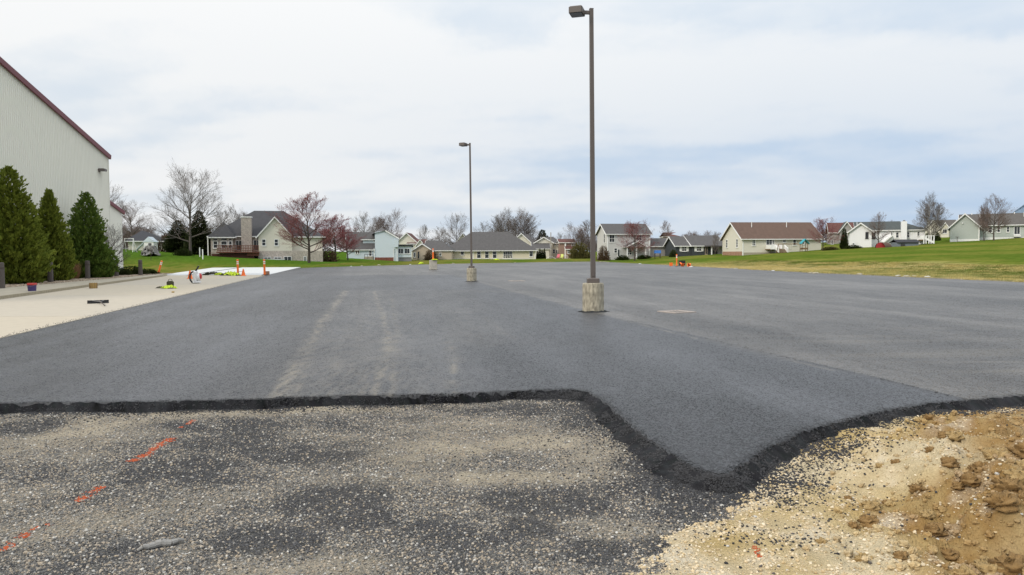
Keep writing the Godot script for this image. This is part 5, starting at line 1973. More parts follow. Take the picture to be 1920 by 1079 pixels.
	for e in [["low_juniper", "low dark juniper spreading beside the fifth bollard", 246, 512, 61.0, 1.9, 0.75, bush], ["low_juniper", "dark juniper under the small crooked bare tree", 228, 516, 59.0, 1.1, 0.6, bush], ["low_juniper", "small dark juniper touching the lawn by leaning delineator", 278, 511, 62.5, 1.2, 0.5, bush], ["garden_shrub", "low dark shrub at the foot of the tallest bare tree", 344, 485, 121, 2.2, 1.2, bush], ["garden_shrub", "brown shrub hugging the stone house's right corner", 612, 486, 134, 3.2, 2.6, brown], ["garden_shrub", "big olive brown shrub left of the near lamp post's pole", 1087, 483, 186, 4.0, 4.2, scrub], ["garden_shrub", "rusty shrub in front of the beige ranch house", 808, 486, 172, 2.6, 2.6, brown], ["garden_shrub", "pale grey shrub against the grey two-storey house's gable", 1132, 482, 166, 2.2, 3.4, brown], ["garden_shrub", "dark clipped shrub under the grey house's porch window", 1168, 482, 168, 2.4, 1.2, bush], ["garden_shrub", "long dark shrub right of the grey house's porch", 1208, 480, 168, 2.6, 1.0, bush], ["garden_shrub", "dark evergreen shrub at the charcoal house's corner", 1263, 478, 164, 1.4, 1.7, bush], ["garden_shrub", "low green shrub below the columnar evergreen", 1600, 467, 144, 2.6, 0.8, bush], ["garden_shrub", "low green shrub between red maple and columnar evergreen", 1557, 468, 144, 2.4, 0.8, scrub], ["garden_shrub", "dark shrub beside the cream far house", 1755, 446, 165, 1.5, 2.2, bush], ["garden_shrub", "dark upright shrub at the white deck's back corner", 1740, 446, 160, 1.2, 2.2, bush], ["garden_shrub", "brown brush thicket behind the lawn's left side", 320, 478, 140, 4.5, 3.6, brown], ["garden_shrub", "rusty thicket beside the stone house's left corner", 388, 478, 144, 3.5, 5.0, brown]]:
		var b := at(e[2], e[3], e[4])
		var g := 0.1 if e[4] < 70 else lawn_height(b.x, e[4]) - 0.1
		var s := thing(e[0], e[1], "shrub", Vector3(b.x, g, -e[4]), rng.randf() * TAU, "shrubs")
		var c := part(s, "foliage", e[7], M.leafy)
		c.scale = Vector3(e[5] / 1.5, e[6], e[5] / 1.5)
		var w := MB.new()
		for i in 5:
			w.tube(Vector3(0, -0.1, 0), Vector3(cos(i * 1.3) * e[5] * 0.25, e[6] * 0.6, sin(i * 1.3) * e[5] * 0.25), 0.025, 0.01, 5)
		part(s, "stem", w, M.bark_dark)
	# dry ornamental grass
	var dg := gnd(139, 524, 0.12)
	var dry := MB.new()
	for i in 420:
		var a := rng.randf() * TAU
		var rr := rng.randf() * 0.22
		var b := Vector3(cos(a) * rr, 0, sin(a) * rr)
		var lean := Vector3(cos(a), 0, sin(a)) * rng.randf_range(0.05, 0.4)
		var hh := rng.randf_range(0.6, 1.25)
		dry.tri(b + Vector3(0.012, 0, 0), b - Vector3(0.012, 0, 0), b + lean + Vector3(0, hh, 0), Vector3(0, 0, 1))
		dry.tri(b + Vector3(0, 0, 0.012), b - Vector3(0, 0, 0.012), b + lean * 0.7 + Vector3(0, hh * 0.9, 0), Vector3(1, 0, 0))
	tag(part(self, numbered("dry_grass_clump"), dry, M.dry_stem), "tuft of tall dry tan grass between second and third evergreens", "grass clump")
	get_node("dry_grass_clump").position = Vector3(dg.x, 0.12, dg.z)
	# rough grass along the edges of the lot
	var tuft := MB.new()
	for i in 8:
		var a := rng.randf() * TAU
		var b := Vector3(cos(a), 0, sin(a)) * rng.randf() * 0.5
		var w := Vector3(-sin(a), 0, cos(a)) * 0.09
		tuft.tri(b - w, b + w, b + Vector3(cos(a) * rng.randf_range(0.1, 0.7), rng.randf_range(0.6, 1.1), sin(a) * rng.randf_range(0.1, 0.7)), Vector3(cos(a), 0.3, sin(a)))
	xs = []
	cs = []
	while xs.size() < 52000:
		var d := 30.0 + 85.0 * pow(rng.randf(), 1.5)
		var s := 14.0 * rng.randf()
		var x := table(XR, d) + 0.15 + s
		if x > 0.72 * d + 3.0:
			continue
		var f := ground_noise.get_noise_2d(x * 14.0 + 90.0, d * 9.0)
		var h := rng.randf_range(0.05, 0.13) * (1.0 + 0.4 * f)
		xs.append(Transform3D(Basis(Vector3.UP, rng.randf() * TAU).scaled(Vector3(h * 1.6, h, h * 1.6)), Vector3(x, lawn_height(x, d) - 0.035, -d)))
		var c := lawn_color(x, d).lerp(Color(0.46, 0.37, 0.17), rng.randf() * 0.35) * rng.randf_range(0.75, 1.2)
		c.a = 1.0
		cs.append(c)
	many(self, "verge_grass", tuft.mesh(), M.blade, xs, cs)
	tag(get_node("verge_grass"), "rough straw and green grass along the lot's right edge", "grass")

# ---------------------------------------------------------------- lamp posts
func lamp_base(o: Node3D, s: float) -> void:
	var mb := MB.new()
	mb.lathe([Vector2(0.305, -0.05), Vector2(0.30, 0.05), Vector2(0.298, 0.72), Vector2(0.292, 0.78), Vector2(0.272, 0.805), Vector2(0.0, 0.81)], 28, 0.006 * s)
	part(o, "concrete_base", mb, M.base_weathered)

func lamps() -> void:
	var proto: Node3D = null
	var spots := [[1112.5, 585.0, "nearest tall bronze parking lot lamp post on a round concrete base"], [884.5, 528.0, "second bronze lamp post, farther back on its round concrete base"]]
	for i in 2:
		var g := gnd(spots[i][0], spots[i][1])
		if i == 0:
			proto = thing("lamp_post", spots[0][2], "lamp post", g, 0.0, "parking lot lamp posts")
			lamp_base(proto, 1.0)
			var mb := MB.new()
			mb.cbox(Vector3(0, 0.875, 0), Vector3(0.33, 0.13, 0.33), 0.02)
			part(proto, "base_cover", mb, M.bronze)
			mb = MB.new()
			var bas := Basis(Vector3.UP, 0.12)
			var h0 := 0.94
			var h1 := 8.30
			for k in 4:
				var a := k * PI / 2 + PI / 4
				var b := a + PI / 2
				var r0 := 0.061 * sqrt(2.0)
				var r1 := 0.050 * sqrt(2.0)
				mb.quad(bas * Vector3(cos(a) * r0, h0, sin(a) * r0), bas * Vector3(cos(b) * r0, h0, sin(b) * r0), bas * Vector3(cos(b) * r1, h1, sin(b) * r1), bas * Vector3(cos(a) * r1, h1, sin(a) * r1), bas * Vector3(cos(a) + cos(b), 0, sin(a) + sin(b)))
			mb.box(Vector3(0, h1 + 0.012, 0), Vector3(0.107, 0.024, 0.107), bas)
			part(proto, "pole", mb, M.bronze)
			mb = MB.new()
			mb.box(Vector3(0, 1.05, 0.067), Vector3(0.07, 0.12, 0.012), bas)
			part(proto, "hand_hole_cover", mb, M.bronze)
			mb = MB.new()
			mb.box(Vector3(-0.13, 8.22, 0), Vector3(0.20, 0.09, 0.07), bas)
			part(proto, "arm", mb, M.bronze)
			mb = MB.new()
			var hb := Basis(Vector3.UP, -0.28)
			mb.cbox(Vector3(-0.40, 8.24, 0.05), Vector3(0.37, 0.18, 0.47), 0.025, hb)
			var head := part(proto, "lamp_head", mb, M.bronze)
			mb = MB.new()
			mb.box(Vector3(-0.40, 8.145, 0.05), Vector3(0.31, 0.016, 0.39), hb)
			part(head, "lens", mb, M.lamp_glass)
			proto.rotation.z = 0.006
		else:
			var c: Node3D = proto.duplicate()
			c.name = numbered("lamp_post")
			add_child(c)
			c.position = g
			c.rotation.y = -0.1
			c.set_meta("label", spots[i][2])
	# lampless base with a delineator set on it
	var b := gnd(813, 506)
	b.z += 0.4
	var o := thing("concrete_plinth", "pale square concrete plinth without a lamp, carrying a delineator", "plinth", b, 0.2)
	var mb := MB.new()
	mb.cbox(Vector3(0, 0.50, 0), Vector3(0.78, 1.1, 0.78), 0.03)
	part(o, "block", mb, M.plinth)
	mb = MB.new()
	mb.box(Vector3(0, 1.058, 0), Vector3(0.3, 0.012, 0.3))
	part(o, "anchor_plate", mb, M.grey_metal)
	for s in [[-1, -1], [1, -1], [1, 1], [-1, 1]]:
		mb = MB.new()
		mb.tube(Vector3(s[0] * 0.11, 1.06, s[1] * 0.11), Vector3(s[0] * 0.11, 1.12, s[1] * 0.11), 0.014, 0.014, 6)
		part(o, "anchor_bolt", mb, M.grey_metal)
	delineator(b + Vector3(0, 1.066, 0), "orange delineator standing on the pale concrete plinth", 1.25, 0.0, false)
	cloth_heap(b + Vector3(0.2, 1.05, 0.25), 0.34, 0.24, 0.10, M.hi_vis, "yellow cloth on top of the pale concrete plinth", 5)

func delineator(p: Vector3, label: String, h: float, lean := 0.0, foot := true) -> void:
	var o := thing("delineator_post", label, "delineator", p, 0.0, "orange delineator posts")
	o.rotation.z = lean
	var k := h / 1.2
	if foot:
		var mb := MB.new()
		mb.cbox(Vector3(0, 0.03, 0), Vector3(0.40, 0.06, 0.36), 0.02)
		part(o, "rubber_base", mb, M.rubber)
	var t := MB.new()
	t.lathe([Vector2(0.12, 0.0), Vector2(0.10, 0.1 * k), Vector2(0.084, 0.3 * k), Vector2(0.08, 1.05 * k), Vector2(0.08, 1.10 * k), Vector2(0.092, 1.12 * k), Vector2(0.092, 1.17 * k), Vector2(0.05, 1.2 * k), Vector2(0, 1.2 * k)], 14)
	part(o, "tube", t, M.orange)
	for y in [0.84, 0.98]:
		var b := MB.new()
		b.lathe([Vector2(0.081, y * k), Vector2(0.084, (y + 0.005) * k), Vector2(0.084, (y + 0.085) * k), Vector2(0.081, (y + 0.09) * k)], 14)
		part(o, "reflective_band", b, M.reflective_white)

func cone(p: Vector3, label: String, h: float) -> void:
	var o := thing("traffic_cone", label, "traffic cone", p, 0.3, "small orange cones")
	var mb := MB.new()
	mb.cbox(Vector3(0, 0.015, 0), Vector3(0.44, 0.03, 0.44), 0.012)
	part(o, "foot", mb, M.orange)
	mb = MB.new()
	mb.lathe([Vector2(0.18, 0.03), Vector2(0.16, 0.06), Vector2(0.04, h), Vector2(0.028, h + 0.004), Vector2(0.0, h + 0.004)], 18)
	part(o, "body", mb, M.orange)

func cloth_heap(p: Vector3, w: float, l: float, h: float, m: Material, label: String, sd: int) -> Node3D:
	var nz := FastNoiseLite.new()
	nz.seed = sd
	nz.frequency = 5.0 / w * 0.5
	nz.fractal_octaves = 3
	var n := 22
	var pts := PackedVector3Array()
	var cols := PackedColorArray()
	for j in n + 1:
		for i in n + 1:
			var u := i * 2.0 / n - 1.0
			var v := j * 2.0 / n - 1.0
			var edge := 1.0 + nz.get_noise_2d(u * 2.0 + 20.0, v * 2.0) * 0.5
			var y := h * clampf(1.25 - pow(absf(u), 2.2) - pow(absf(v), 2.2), 0.0, 1.0) * (0.65 + absf(nz.get_noise_2d(u * w * 4.0, v * l * 4.0)) * 1.6)
			pts.append(Vector3(u * w * edge, maxf(y, 0.0) + 0.012, v * l * edge))
			cols.append(Color.WHITE)
	var o := part(self, numbered("safety_vest" if m == M.hi_vis else "cloth_bundle"), sheet(pts, cols, n + 1, n + 1), m)
	tag(o, label, "vest" if m == M.hi_vis else "clothing")
	o.position = p
	o.rotation.y = sd * 0.7
	return o

func bag(p: Vector3, s: Vector3, label: String, m: Material) -> void:
	var o := thing("work_bag", label, "bag", p, 0.2)
	var mb := MB.new()
	mb.cbox(Vector3(0, s.y / 2, 0), s, minf(s.x, s.z) * 0.25)
	part(o, "body", mb, m)
	mb = MB.new()
	var pts := []
	for i in 7:
		pts.append(Vector3(cos(PI * i / 6.0) * s.x * 0.3, s.y + sin(PI * i / 6.0) * s.y * 0.35 - 0.01, 0))
	mb.path(pts, 0.014, 6)
	part(o, "handle", mb, m)

func site_things() -> void:
	var flat := func(px, py): return gnd(px, py, 0.016)
	# leaning delineator by the end of the walk
	var p := gnd(296, 514, 0.03)
	delineator(p, "orange delineator leaning over at the end of the walk", 1.25, -0.30)
	delineator(flat.call(446, 517), "upright orange delineator next to the yellow vests", 1.32, 0.02)
	delineator(flat.call(496, 516.5), "upright orange delineator weighted by a small concrete block", 1.32, 0.02)
	delineator(gnd(1269, 499.5), "orange delineator by the lawn edge beside fallen cones", 1.55, 0.0)
	cone(flat.call(356, 523), "small orange cone behind the backpack blower", 0.60)
	cone(flat.call(456, 517.5), "small orange cone right of the yellow vests", 0.56)
	# block beside a delineator
	var o := thing("concrete_block", "small brown concrete block at a delineator's foot", "block", flat.call(500.5, 516), 0.4)
	var mb := MB.new()
	for s in [-1.0, 1.0]:
		mb.box(Vector3(s * 0.16, 0.16, 0), Vector3(0.06, 0.32, 0.2))
		mb.box(Vector3(0, 0.16, s * 0.085), Vector3(0.26, 0.32, 0.03))
	mb.box(Vector3(0, 0.16, 0), Vector3(0.04, 0.32, 0.14))
	part(o, "shell", mb, M.brick_pale)
	# open square frame beside the vests
	o = thing("wire_frame_stand", "small grey square frame standing between delineator and cone", "stand", flat.call(450.5, 517), 0.1)
	for s in [-1.0, 1.0]:
		mb = MB.new()
		mb.box(Vector3(s * 0.14, 0.17, 0), Vector3(0.03, 0.34, 0.03))
		part(o, "upright", mb, M.grey_metal)
		mb = MB.new()
		mb.box(Vector3(0, 0.17 + s * 0.155, 0), Vector3(0.25, 0.03, 0.03))
		part(o, "crossbar", mb, M.grey_metal)
	# backpack blower
	var g: Vector3 = flat.call(367, 531.5)
	o = thing("backpack_blower", "backpack leaf blower in white and red with black tube raised", "leaf blower", g, 0.15)
	mb = MB.new()
	mb.cbox(Vector3(-0.02, 0.42, 0.0), Vector3(0.20, 0.62, 0.40), 0.05)
	part(o, "back_pad", mb, M.white_plastic)
	mb = MB.new()
	mb.xf = Transform3D(Basis(Vector3.BACK, -PI / 2), Vector3(0.08, 0.36, 0))
	mb.lathe([Vector2(0.0, 0.0), Vector2(0.20, 0.0), Vector2(0.22, 0.06), Vector2(0.20, 0.16), Vector2(0.12, 0.2), Vector2(0.0, 0.2)], 20)
	part(o, "fan_housing", mb, M.white_plastic)
	mb = MB.new()
	mb.xf = Transform3D(Basis(Vector3.BACK, -PI / 2), Vector3(0.21, 0.40, 0.0))
	mb.lathe([Vector2(0.17, 0.0), Vector2(0.18, 0.05), Vector2(0.13, 0.11), Vector2(0.0, 0.12)], 16)
	part(o, "engine_cover", mb, M.red_plastic)
	mb = MB.new()
	mb.cbox(Vector3(0.06, 0.08, 0.03), Vector3(0.42, 0.10, 0.34), 0.03)
	part(o, "fuel_tank", mb, M.white_plastic)
	mb = MB.new()
	var arc := []
	for i in 13:
		var a := PI * 0.42 + PI * 1.12 * i / 12.0
		arc.append(Vector3(-0.10 + cos(a) * 0.22, 0.36 + sin(a) * 0.33, 0.06))
	mb.path(arc, 0.05, 8)
	part(o, "harness", mb, M.black_plastic)
	mb = MB.new()
	mb.tube(Vector3(-0.04, 0.05, -0.16), Vector3(0.2, 0.0, 0.16), 0.02, 0.02)
	mb.box(Vector3(0.0, 0.02, 0.0), Vector3(0.34, 0.03, 0.3))
	part(o, "frame", mb, M.black_plastic)
	mb = MB.new()
	mb.path([Vector3(-0.12, 0.50, -0.02), Vector3(-0.05, 0.66, -0.02), Vector3(0.02, 0.76, -0.02)], 0.058, 10)
	for i in 5:
		mb.xf = Transform3D(Basis(Vector3.BACK, -0.55), Vector3(-0.12 + i * 0.03, 0.52 + i * 0.055, -0.02))
		mb.lathe([Vector2(0.055, 0.0), Vector2(0.068, 0.012), Vector2(0.055, 0.024)], 12)
	mb.xf = Transform3D()
	part(o, "elbow_hose", mb, M.black_plastic)
	mb = MB.new()
	mb.tube(Vector3(0.01, 0.74, -0.02), Vector3(0.17, 1.02, -0.02), 0.05, 0.043, 12)
	part(o, "blower_tube", mb, M.black_plastic)
	# vests and bags
	cloth_heap(flat.call(316, 541), 0.30, 0.4, 0.10, M.hi_vis, "yellow vest lying in front of the olive bag", 1)
	bag(flat.call(309, 538.5) + Vector3(0, 0, -0.6), Vector3(0.34, 0.30, 0.22), "olive bag behind the nearest yellow vest", M.olive_bag)
	cloth_heap(flat.call(300, 541), 0.12, 0.2, 0.06, M.olive_bag, "small dark cloth beside the nearest yellow vest", 2)
	cloth_heap(flat.call(398, 516), 0.46, 0.8, 0.17, M.olive_bag, "dark jacket lying alone on white concrete", 3)
	cloth_heap(flat.call(411, 516), 0.14, 0.5, 0.14, M.hi_vis, "small yellow vest end beside the dark jacket", 4)
	cloth_heap(flat.call(434, 517), 0.48, 0.8, 0.22, M.hi_vis, "yellow vest heap left of the upright delineator", 6)
	cloth_heap(flat.call(422, 517), 0.14, 0.4, 0.12, M.olive_bag, "dark glove at the yellow vest heap", 8)
	cloth_heap(Vector3(gnd(800, 494).x, lawn_height(gnd(800, 494).x, 139) + 0.0, -139), 0.45, 0.5, 0.22, M.hi_vis, "yellow vest on the grass left of the concrete plinth", 9)
	cloth_heap(Vector3(at(931, 490, 170).x, lawn_height(at(931, 490, 170).x, 170) + 0.0, -170), 0.75, 0.5, 0.22, M.hi_vis, "yellow vest on the grass before the tan house", 10)
	# small puck on the apron
	o = thing("tape_roll", "small tan roll lying on the apron near the asphalt", "tape roll", flat.call(324, 549), 0.0)
	mb = MB.new()
	mb.lathe([Vector2(0.03, 0.0), Vector2(0.055, 0.0), Vector2(0.06, 0.01), Vector2(0.06, 0.045), Vector2(0.055, 0.055), Vector2(0.03, 0.055), Vector2(0.03, 0.0)], 18)
	part(o, "roll", mb, M.straw_yellow)
	# lute lying on the apron
	var a: Vector3 = flat.call(163, 570)
	var b: Vector3 = flat.call(203.5, 568.5)
	var mid := (a + b) / 2
	o = thing("asphalt_lute", "dark asphalt lute lying on the tan concrete apron", "lute", mid)
	mb = MB.new()
	var u := (b - a).normalized()
	var bas := Basis(u, Vector3.UP, u.cross(Vector3.UP))
	mb.box(Vector3(0, 0.05, 0), Vector3((b - a).length(), 0.10, 0.016), bas)
	mb.box(Vector3(0, 0.105, 0), Vector3((b - a).length(), 0.012, 0.045), bas)
	part(o, "blade", mb, M.black_plastic)
	var hnd: Vector3 = flat.call(196, 575) - mid
	mb = MB.new()
	mb.tube(Vector3(0.03, 0.10, 0.01), hnd + Vector3(0, 0.03, 0), 0.016, 0.016, 8)
	part(o, "handle", mb, M.timber_grey)
	mb = MB.new()
	for s in [-1.0, 1.0]:
		mb.tube(u * s * 0.18 + Vector3(0, 0.10, 0), hnd * 0.25 + Vector3(0.02, 0.085, 0), 0.009, 0.009, 6)
	part(o, "brace", mb, M.grey_metal)
	# buckets
	var q := gnd(59.5, 546, 0.132)
	o = thing("bucket", "purple bucket with red rim standing on the walk", "bucket", q, 0.0)
	mb = MB.new()
	mb.lathe([Vector2(0.0, 0.0), Vector2(0.155, 0.0), Vector2(0.175, 0.26), Vector2(0.165, 0.26), Vector2(0.15, 0.03), Vector2(0.0, 0.03)], 22)
	part(o, "body", mb, M.purple_plastic)
	mb = MB.new()
	mb.lathe([Vector2(0.176, 0.255), Vector2(0.19, 0.26), Vector2(0.19, 0.335), Vector2(0.175, 0.345), Vector2(0.165, 0.335), Vector2(0.165, 0.26)], 22)
	part(o, "rim", mb, M.red_plastic)
	mb = MB.new()
	var hoop := []
	for i in 9:
		hoop.append(Vector3(cos(PI * i / 8.0) * 0.19, 0.30 - sin(PI * i / 8.0) * 0.10, 0.02 + sin(PI * i / 8.0) * 0.16))
	mb.path(hoop, 0.007, 5)
	part(o, "handle", mb, M.grey_metal)
	q = gnd(174.5, 541, 0.014)
	o = thing("straw_basket", "tan straw-coloured container beside the kerb", "container", q, 0.2)
	mb = MB.new()
	mb.lathe([Vector2(0.0, 0.0), Vector2(0.17, 0.0), Vector2(0.185, 0.27), Vector2(0.172, 0.27), Vector2(0.15, 0.05), Vector2(0.0, 0.05)], 12)
	part(o, "body", mb, M.straw_yellow)
	for i in 12:
		var an := TAU * i / 12.0
		mb = MB.new()
		mb.box(Vector3(cos(an) * 0.183, 0.14, sin(an) * 0.183), Vector3(0.012, 0.28, 0.03), Basis(Vector3.UP, -an))
		part(o, "stave", mb, M.timber)
	# fallen cones by the lawn edge
	var e := gnd(1283, 500)
	e.y = lawn_height(e.x, -e.z)
	for k in [[Vector3(-0.2, 0.02, 0.1), Vector3(0, 0.4, -1.1), "fallen orange cone pointing away beside the lawn delineator"], [Vector3(0.55, 0.02, 0.3), Vector3(0, 2.7, -1.2), "fallen orange cone overlapping the black crate"]]:
		cone(e + k[0], k[2], 0.7)
		var c: Node3D = get_child(get_child_count() - 1)
		c.rotation = Vector3(k[1].z, k[1].y, 0)
		c.position.y += 0.17
	var ds := gnd(1258.5, 499)
	cone(ds + Vector3(0, 0.22, 0), "orange cone lying base-on toward the lot by the lawn", 0.5)
	var lc: Node3D = get_child(get_child_count() - 1)
	lc.rotation = Vector3(PI / 2, 0, 0)
	lc.rotation.x = -PI / 2
	var ce := at(1279, 493, 101)
	o = thing("black_crate", "black crate on the grass behind the fallen cones", "crate", Vector3(ce.x, lawn_height(ce.x, 101) - 0.02, -101), 0.3)
	for s in [-1.0, 1.0]:
		mb = MB.new()
		mb.box(Vector3(s * 0.36, 0.36, 0), Vector3(0.04, 0.72, 0.5))
		part(o, "side", mb, M.black_plastic)
		mb = MB.new()
		mb.box(Vector3(0, 0.36, s * 0.23), Vector3(0.68, 0.72, 0.04))
		part(o, "side", mb, M.black_plastic)
	# drain covers let into the asphalt
	var n := 0
	for s in [[1269, 586.0, 0.74, 0.5, "pale square drain cover right of the near lamp post"], [969, 527.5, 0.85, 0.3, "small pale drain cover beyond the near lamp post"]]:
		var c := gnd(s[0], s[1])
		o = thing("drain_cover", s[4], "drain cover", Vector3(c.x, surface_height(c.x, -c.z), c.z), s[3], "drain covers in the asphalt")
		mb = MB.new()
		var w: float = s[2] / 2
		for k in [-1.0, 1.0]:
			mb.box(Vector3(k * (w - 0.04), 0.008, 0), Vector3(0.08, 0.03, w * 2))
			mb.box(Vector3(0, 0.008, k * (w - 0.04)), Vector3(w * 2 - 0.16, 0.03, 0.08))
		part(o, "frame", mb, M.drain_steel)
		mb = MB.new()
		mb.box(Vector3(0, 0.004, 0), Vector3(w * 2 - 0.18, 0.02, w * 2 - 0.18))
		part(o, "plate", mb, M.drain_steel)
		mb = MB.new()
		for k in 4:
			mb.box(Vector3(-w * 0.45 + k * w * 0.3, 0.0155, 0), Vector3(0.03, 0.004, w * 1.1))
		part(o, "slot", mb, M.rubber)
		n += 1
	# pale stones along the far edges
	var stones := [pebble(51, 0.6), pebble(52, 0.5)]
	var spots := [[658, 500.3], [678, 499.3], [710, 497.6], [769, 496.6], [850, 494.6], [966, 492.6], [1020, 491.3], [1126, 491.5], [1140, 492.5], [1200, 495.5], [1206, 496.3], [1296, 498.3], [1296, 501.5], [1372, 504], [1380, 504.6], [1450, 508.5], [1520, 513], [1530, 513.5], [1684, 518.6], [1700, 519.5], [1715, 519], [1740, 520.5], [1612, 516]]
	for i in spots.size():
		var c := gnd(spots[i][0], spots[i][1])
		var rr := 0.12 + 0.10 * ((i * 7) % 5) / 5.0
		if -c.z > 165:
			c = at(spots[i][0], spots[i][1], 164)
		var y := 0.02
		var m := MeshInstance3D.new()
		m.name = numbered("edge_stone")
		m.mesh = stones[i % 2]
		m.material_override = M.old_concrete if i % 3 else M.concrete_white
		add_child(m)
		m.transform = Transform3D(Basis(Vector3.UP, i * 1.1).scaled(Vector3(rr * 1.6, rr, rr)), Vector3(c.x, y, c.z))
		tag(m, "pale rubble stone lying along the far edge of asphalt", "stone", "pale rubble stones along the asphalt edge")

# ---------------------------------------------------------------- yards
func yard(px: float, d: float) -> Vector3:
	var p := at(px, 470, d)
	return Vector3(p.x, lawn_height(p.x, d) - 0.03, -d)

func yard_things() -> void:
	var mb: MB
	# white post beside the cream house
	var o := thing("utility_pole", "tall pale pole standing left of the cream two-storey house", "pole", yard(1033, 186))
	mb = MB.new()
	mb.tube(Vector3(0, -0.3, 0), Vector3(0, 6.6, 0), 0.17, 0.11, 10)
	part(o, "shaft", mb, M.bark_pale)
	mb = MB.new()
	for s in [-1.0, 1.0]:
		mb.tube(Vector3(0, 0.7, 0), Vector3(s * 1.2, 0.0, 0.1), 0.05, 0.05, 6)
	part(o, "brace", mb, M.trim_white)
	# lawn chairs
	for k in [[1046.5, 184.0, M.chair_pink, "pink slatted garden chair beside the lime one"], [1053, 184.0, M.chair_lime, "lime yellow garden chair beside the pink one"]]:
		o = thing("garden_chair", k[3], "chair", yard(k[0], k[1]), -0.4, "slatted garden chairs")
		for s in 5:
			mb = MB.new()
			mb.box(Vector3(-0.3 + s * 0.15, 0.72, -0.32), Vector3(0.13, 0.85 + 0.06 * (2 - absi(s - 2)), 0.03), Basis(Vector3.RIGHT, -0.35))
			part(o, "back_slat", mb, k[2])
		mb = MB.new()
		mb.box(Vector3(0, 0.36, 0.05), Vector3(0.72, 0.05, 0.6), Basis(Vector3.RIGHT, 0.15))
		part(o, "seat", mb, k[2])
		for s in [-1.0, 1.0]:
			mb = MB.new()
			mb.box(Vector3(s * 0.40, 0.6, 0.02), Vector3(0.14, 0.035, 0.75))
			part(o, "armrest", mb, k[2])
			mb = MB.new()
			mb.box(Vector3(s * 0.38, 0.29, 0.32), Vector3(0.05, 0.6, 0.1))
			part(o, "leg", mb, k[2])
	o = thing("patio_table", "white patio table right of the lime chair", "table", yard(1059, 185))
	mb = MB.new()
	mb.cbox(Vector3(0, 0.75, 0), Vector3(1.3, 0.06, 0.8), 0.02)
	part(o, "top", mb, M.trim_white)
	for s in [[-1, -1], [1, -1], [1, 1], [-1, 1]]:
		mb = MB.new()
		mb.box(Vector3(s[0] * 0.55, 0.36, s[1] * 0.32), Vector3(0.07, 0.74, 0.07))
		part(o, "leg", mb, M.trim_white)
	# blue canopy by the grey house
	o = thing("play_tower", "bright blue canopied play tower by the grey house's garage", "playset", yard(1233, 164))
	for s in [[-1, -1], [1, -1], [1, 1], [-1, 1]]:
		mb = MB.new()
		mb.box(Vector3(s[0] * 0.6, 0.6, s[1] * 0.5), Vector3(0.09, 1.4, 0.09))
		part(o, "post", mb, M.bark_dark)
	mb = MB.new()
	mb.ext(PackedVector2Array([Vector2(-0.6, 1.1), Vector2(0.6, 1.1), Vector2(0.45, 1.75), Vector2(-0.45, 1.75)]), -0.68, 0.68)
	part(o, "canopy", mb, M.tarp_blue)
	mb = MB.new()
	mb.box(Vector3(0, 0.55, 0), Vector3(1.1, 0.06, 0.9))
	part(o, "platform", mb, M.bark_dark)
	# swing set behind the brown roofed house
	o = thing("swing_set", "wooden swing set with teal canopy tower", "swing set", yard(1488, 146))
	var w := 2.95
	mb = MB.new()
	mb.tube(Vector3(-w, 1.6, 0), Vector3(w - 1.4, 1.6, 0), 0.07, 0.07, 8)
	part(o, "beam", mb, M.timber)
	for s in [-1.0, 1.0]:
		mb = MB.new()
		mb.tube(Vector3(-w, 1.6, 0), Vector3(-w, 0, s * 0.9), 0.05, 0.05, 6)
		part(o, "leg", mb, M.timber)
	for x in [1.5, 2.6]:
		for z in [-0.5, 0.5]:
			mb = MB.new()
			mb.box(Vector3(x, 0.85, z), Vector3(0.1, 1.9, 0.1))
			part(o, "tower_post", mb, M.timber)
	mb = MB.new()
	mb.box(Vector3(2.05, 0.7, 0), Vector3(1.2, 0.35, 1.1))
	part(o, "tower_floor", mb, M.timber)
	mb = MB.new()
	mb.xf = Transform3D(Basis(Vector3.UP, PI / 2), Vector3(2.05, 0, 0))
	mb.ext(PackedVector2Array([Vector2(-0.75, 1.65), Vector2(0.1, 2.6), Vector2(0.95, 1.6), Vector2(0.9, 1.55), Vector2(0.1, 2.5), Vector2(-0.7, 1.6)]), -0.65, 0.65)
	part(o, "canopy", mb, M.teal)
	for x in [-2.0, -0.6]:
		mb = MB.new()
		for s in [-0.2, 0.2]:
			mb.tube(Vector3(x + s, 1.6, 0), Vector3(x + s, 0.5, 0), 0.012, 0.012, 5)
		mb.box(Vector3(x, 0.5, 0), Vector3(0.46, 0.04, 0.2))
		part(o, "swing_seat", mb, M.grey_metal)
	# red gambrel shed and blue-grey shed below the white house
	o = thing("red_shed", "small red shed with round-topped brown roof below white house", "shed", yard(1645, 139) + Vector3(0, -0.55, 0), 0.0)
	var sc := 139.0 / F
	mb = MB.new()
	var end := PackedVector2Array()
	for i in 11:
		end.append(Vector2(cos(PI * i / 10.0) * 0.93, 0.55 + sin(PI * i / 10.0) * 1.0))
	end.append(Vector2(-0.93, -0.4))
	end.append(Vector2(0.93, -0.4))
	mb.xf = Transform3D(Basis(Vector3.UP, PI / 2), Vector3(0.72, 0, 0))
	mb.ext(end, 0, 0.12)
	part(o, "end_wall", mb, M.barn_red)
	var rim := MB.new()
	rim.xf = Transform3D(Basis(Vector3.UP, PI / 2 - 0.9), Vector3(0.62, 0, -0.15))
	for i in 10:
		var a0 := PI * i / 10.0
		var a1 := PI * (i + 1) / 10.0
		rim.quad(Vector3(0, 0.55 + sin(a0), cos(a0) * 0.95), Vector3(0, 0.55 + sin(a1), cos(a1) * 0.95), Vector3(2.6, 0.55 + sin(a1), cos(a1) * 0.95), Vector3(2.6, 0.55 + sin(a0), cos(a0) * 0.95), Vector3(0, sin(a0) + 0.01, cos(a0)))
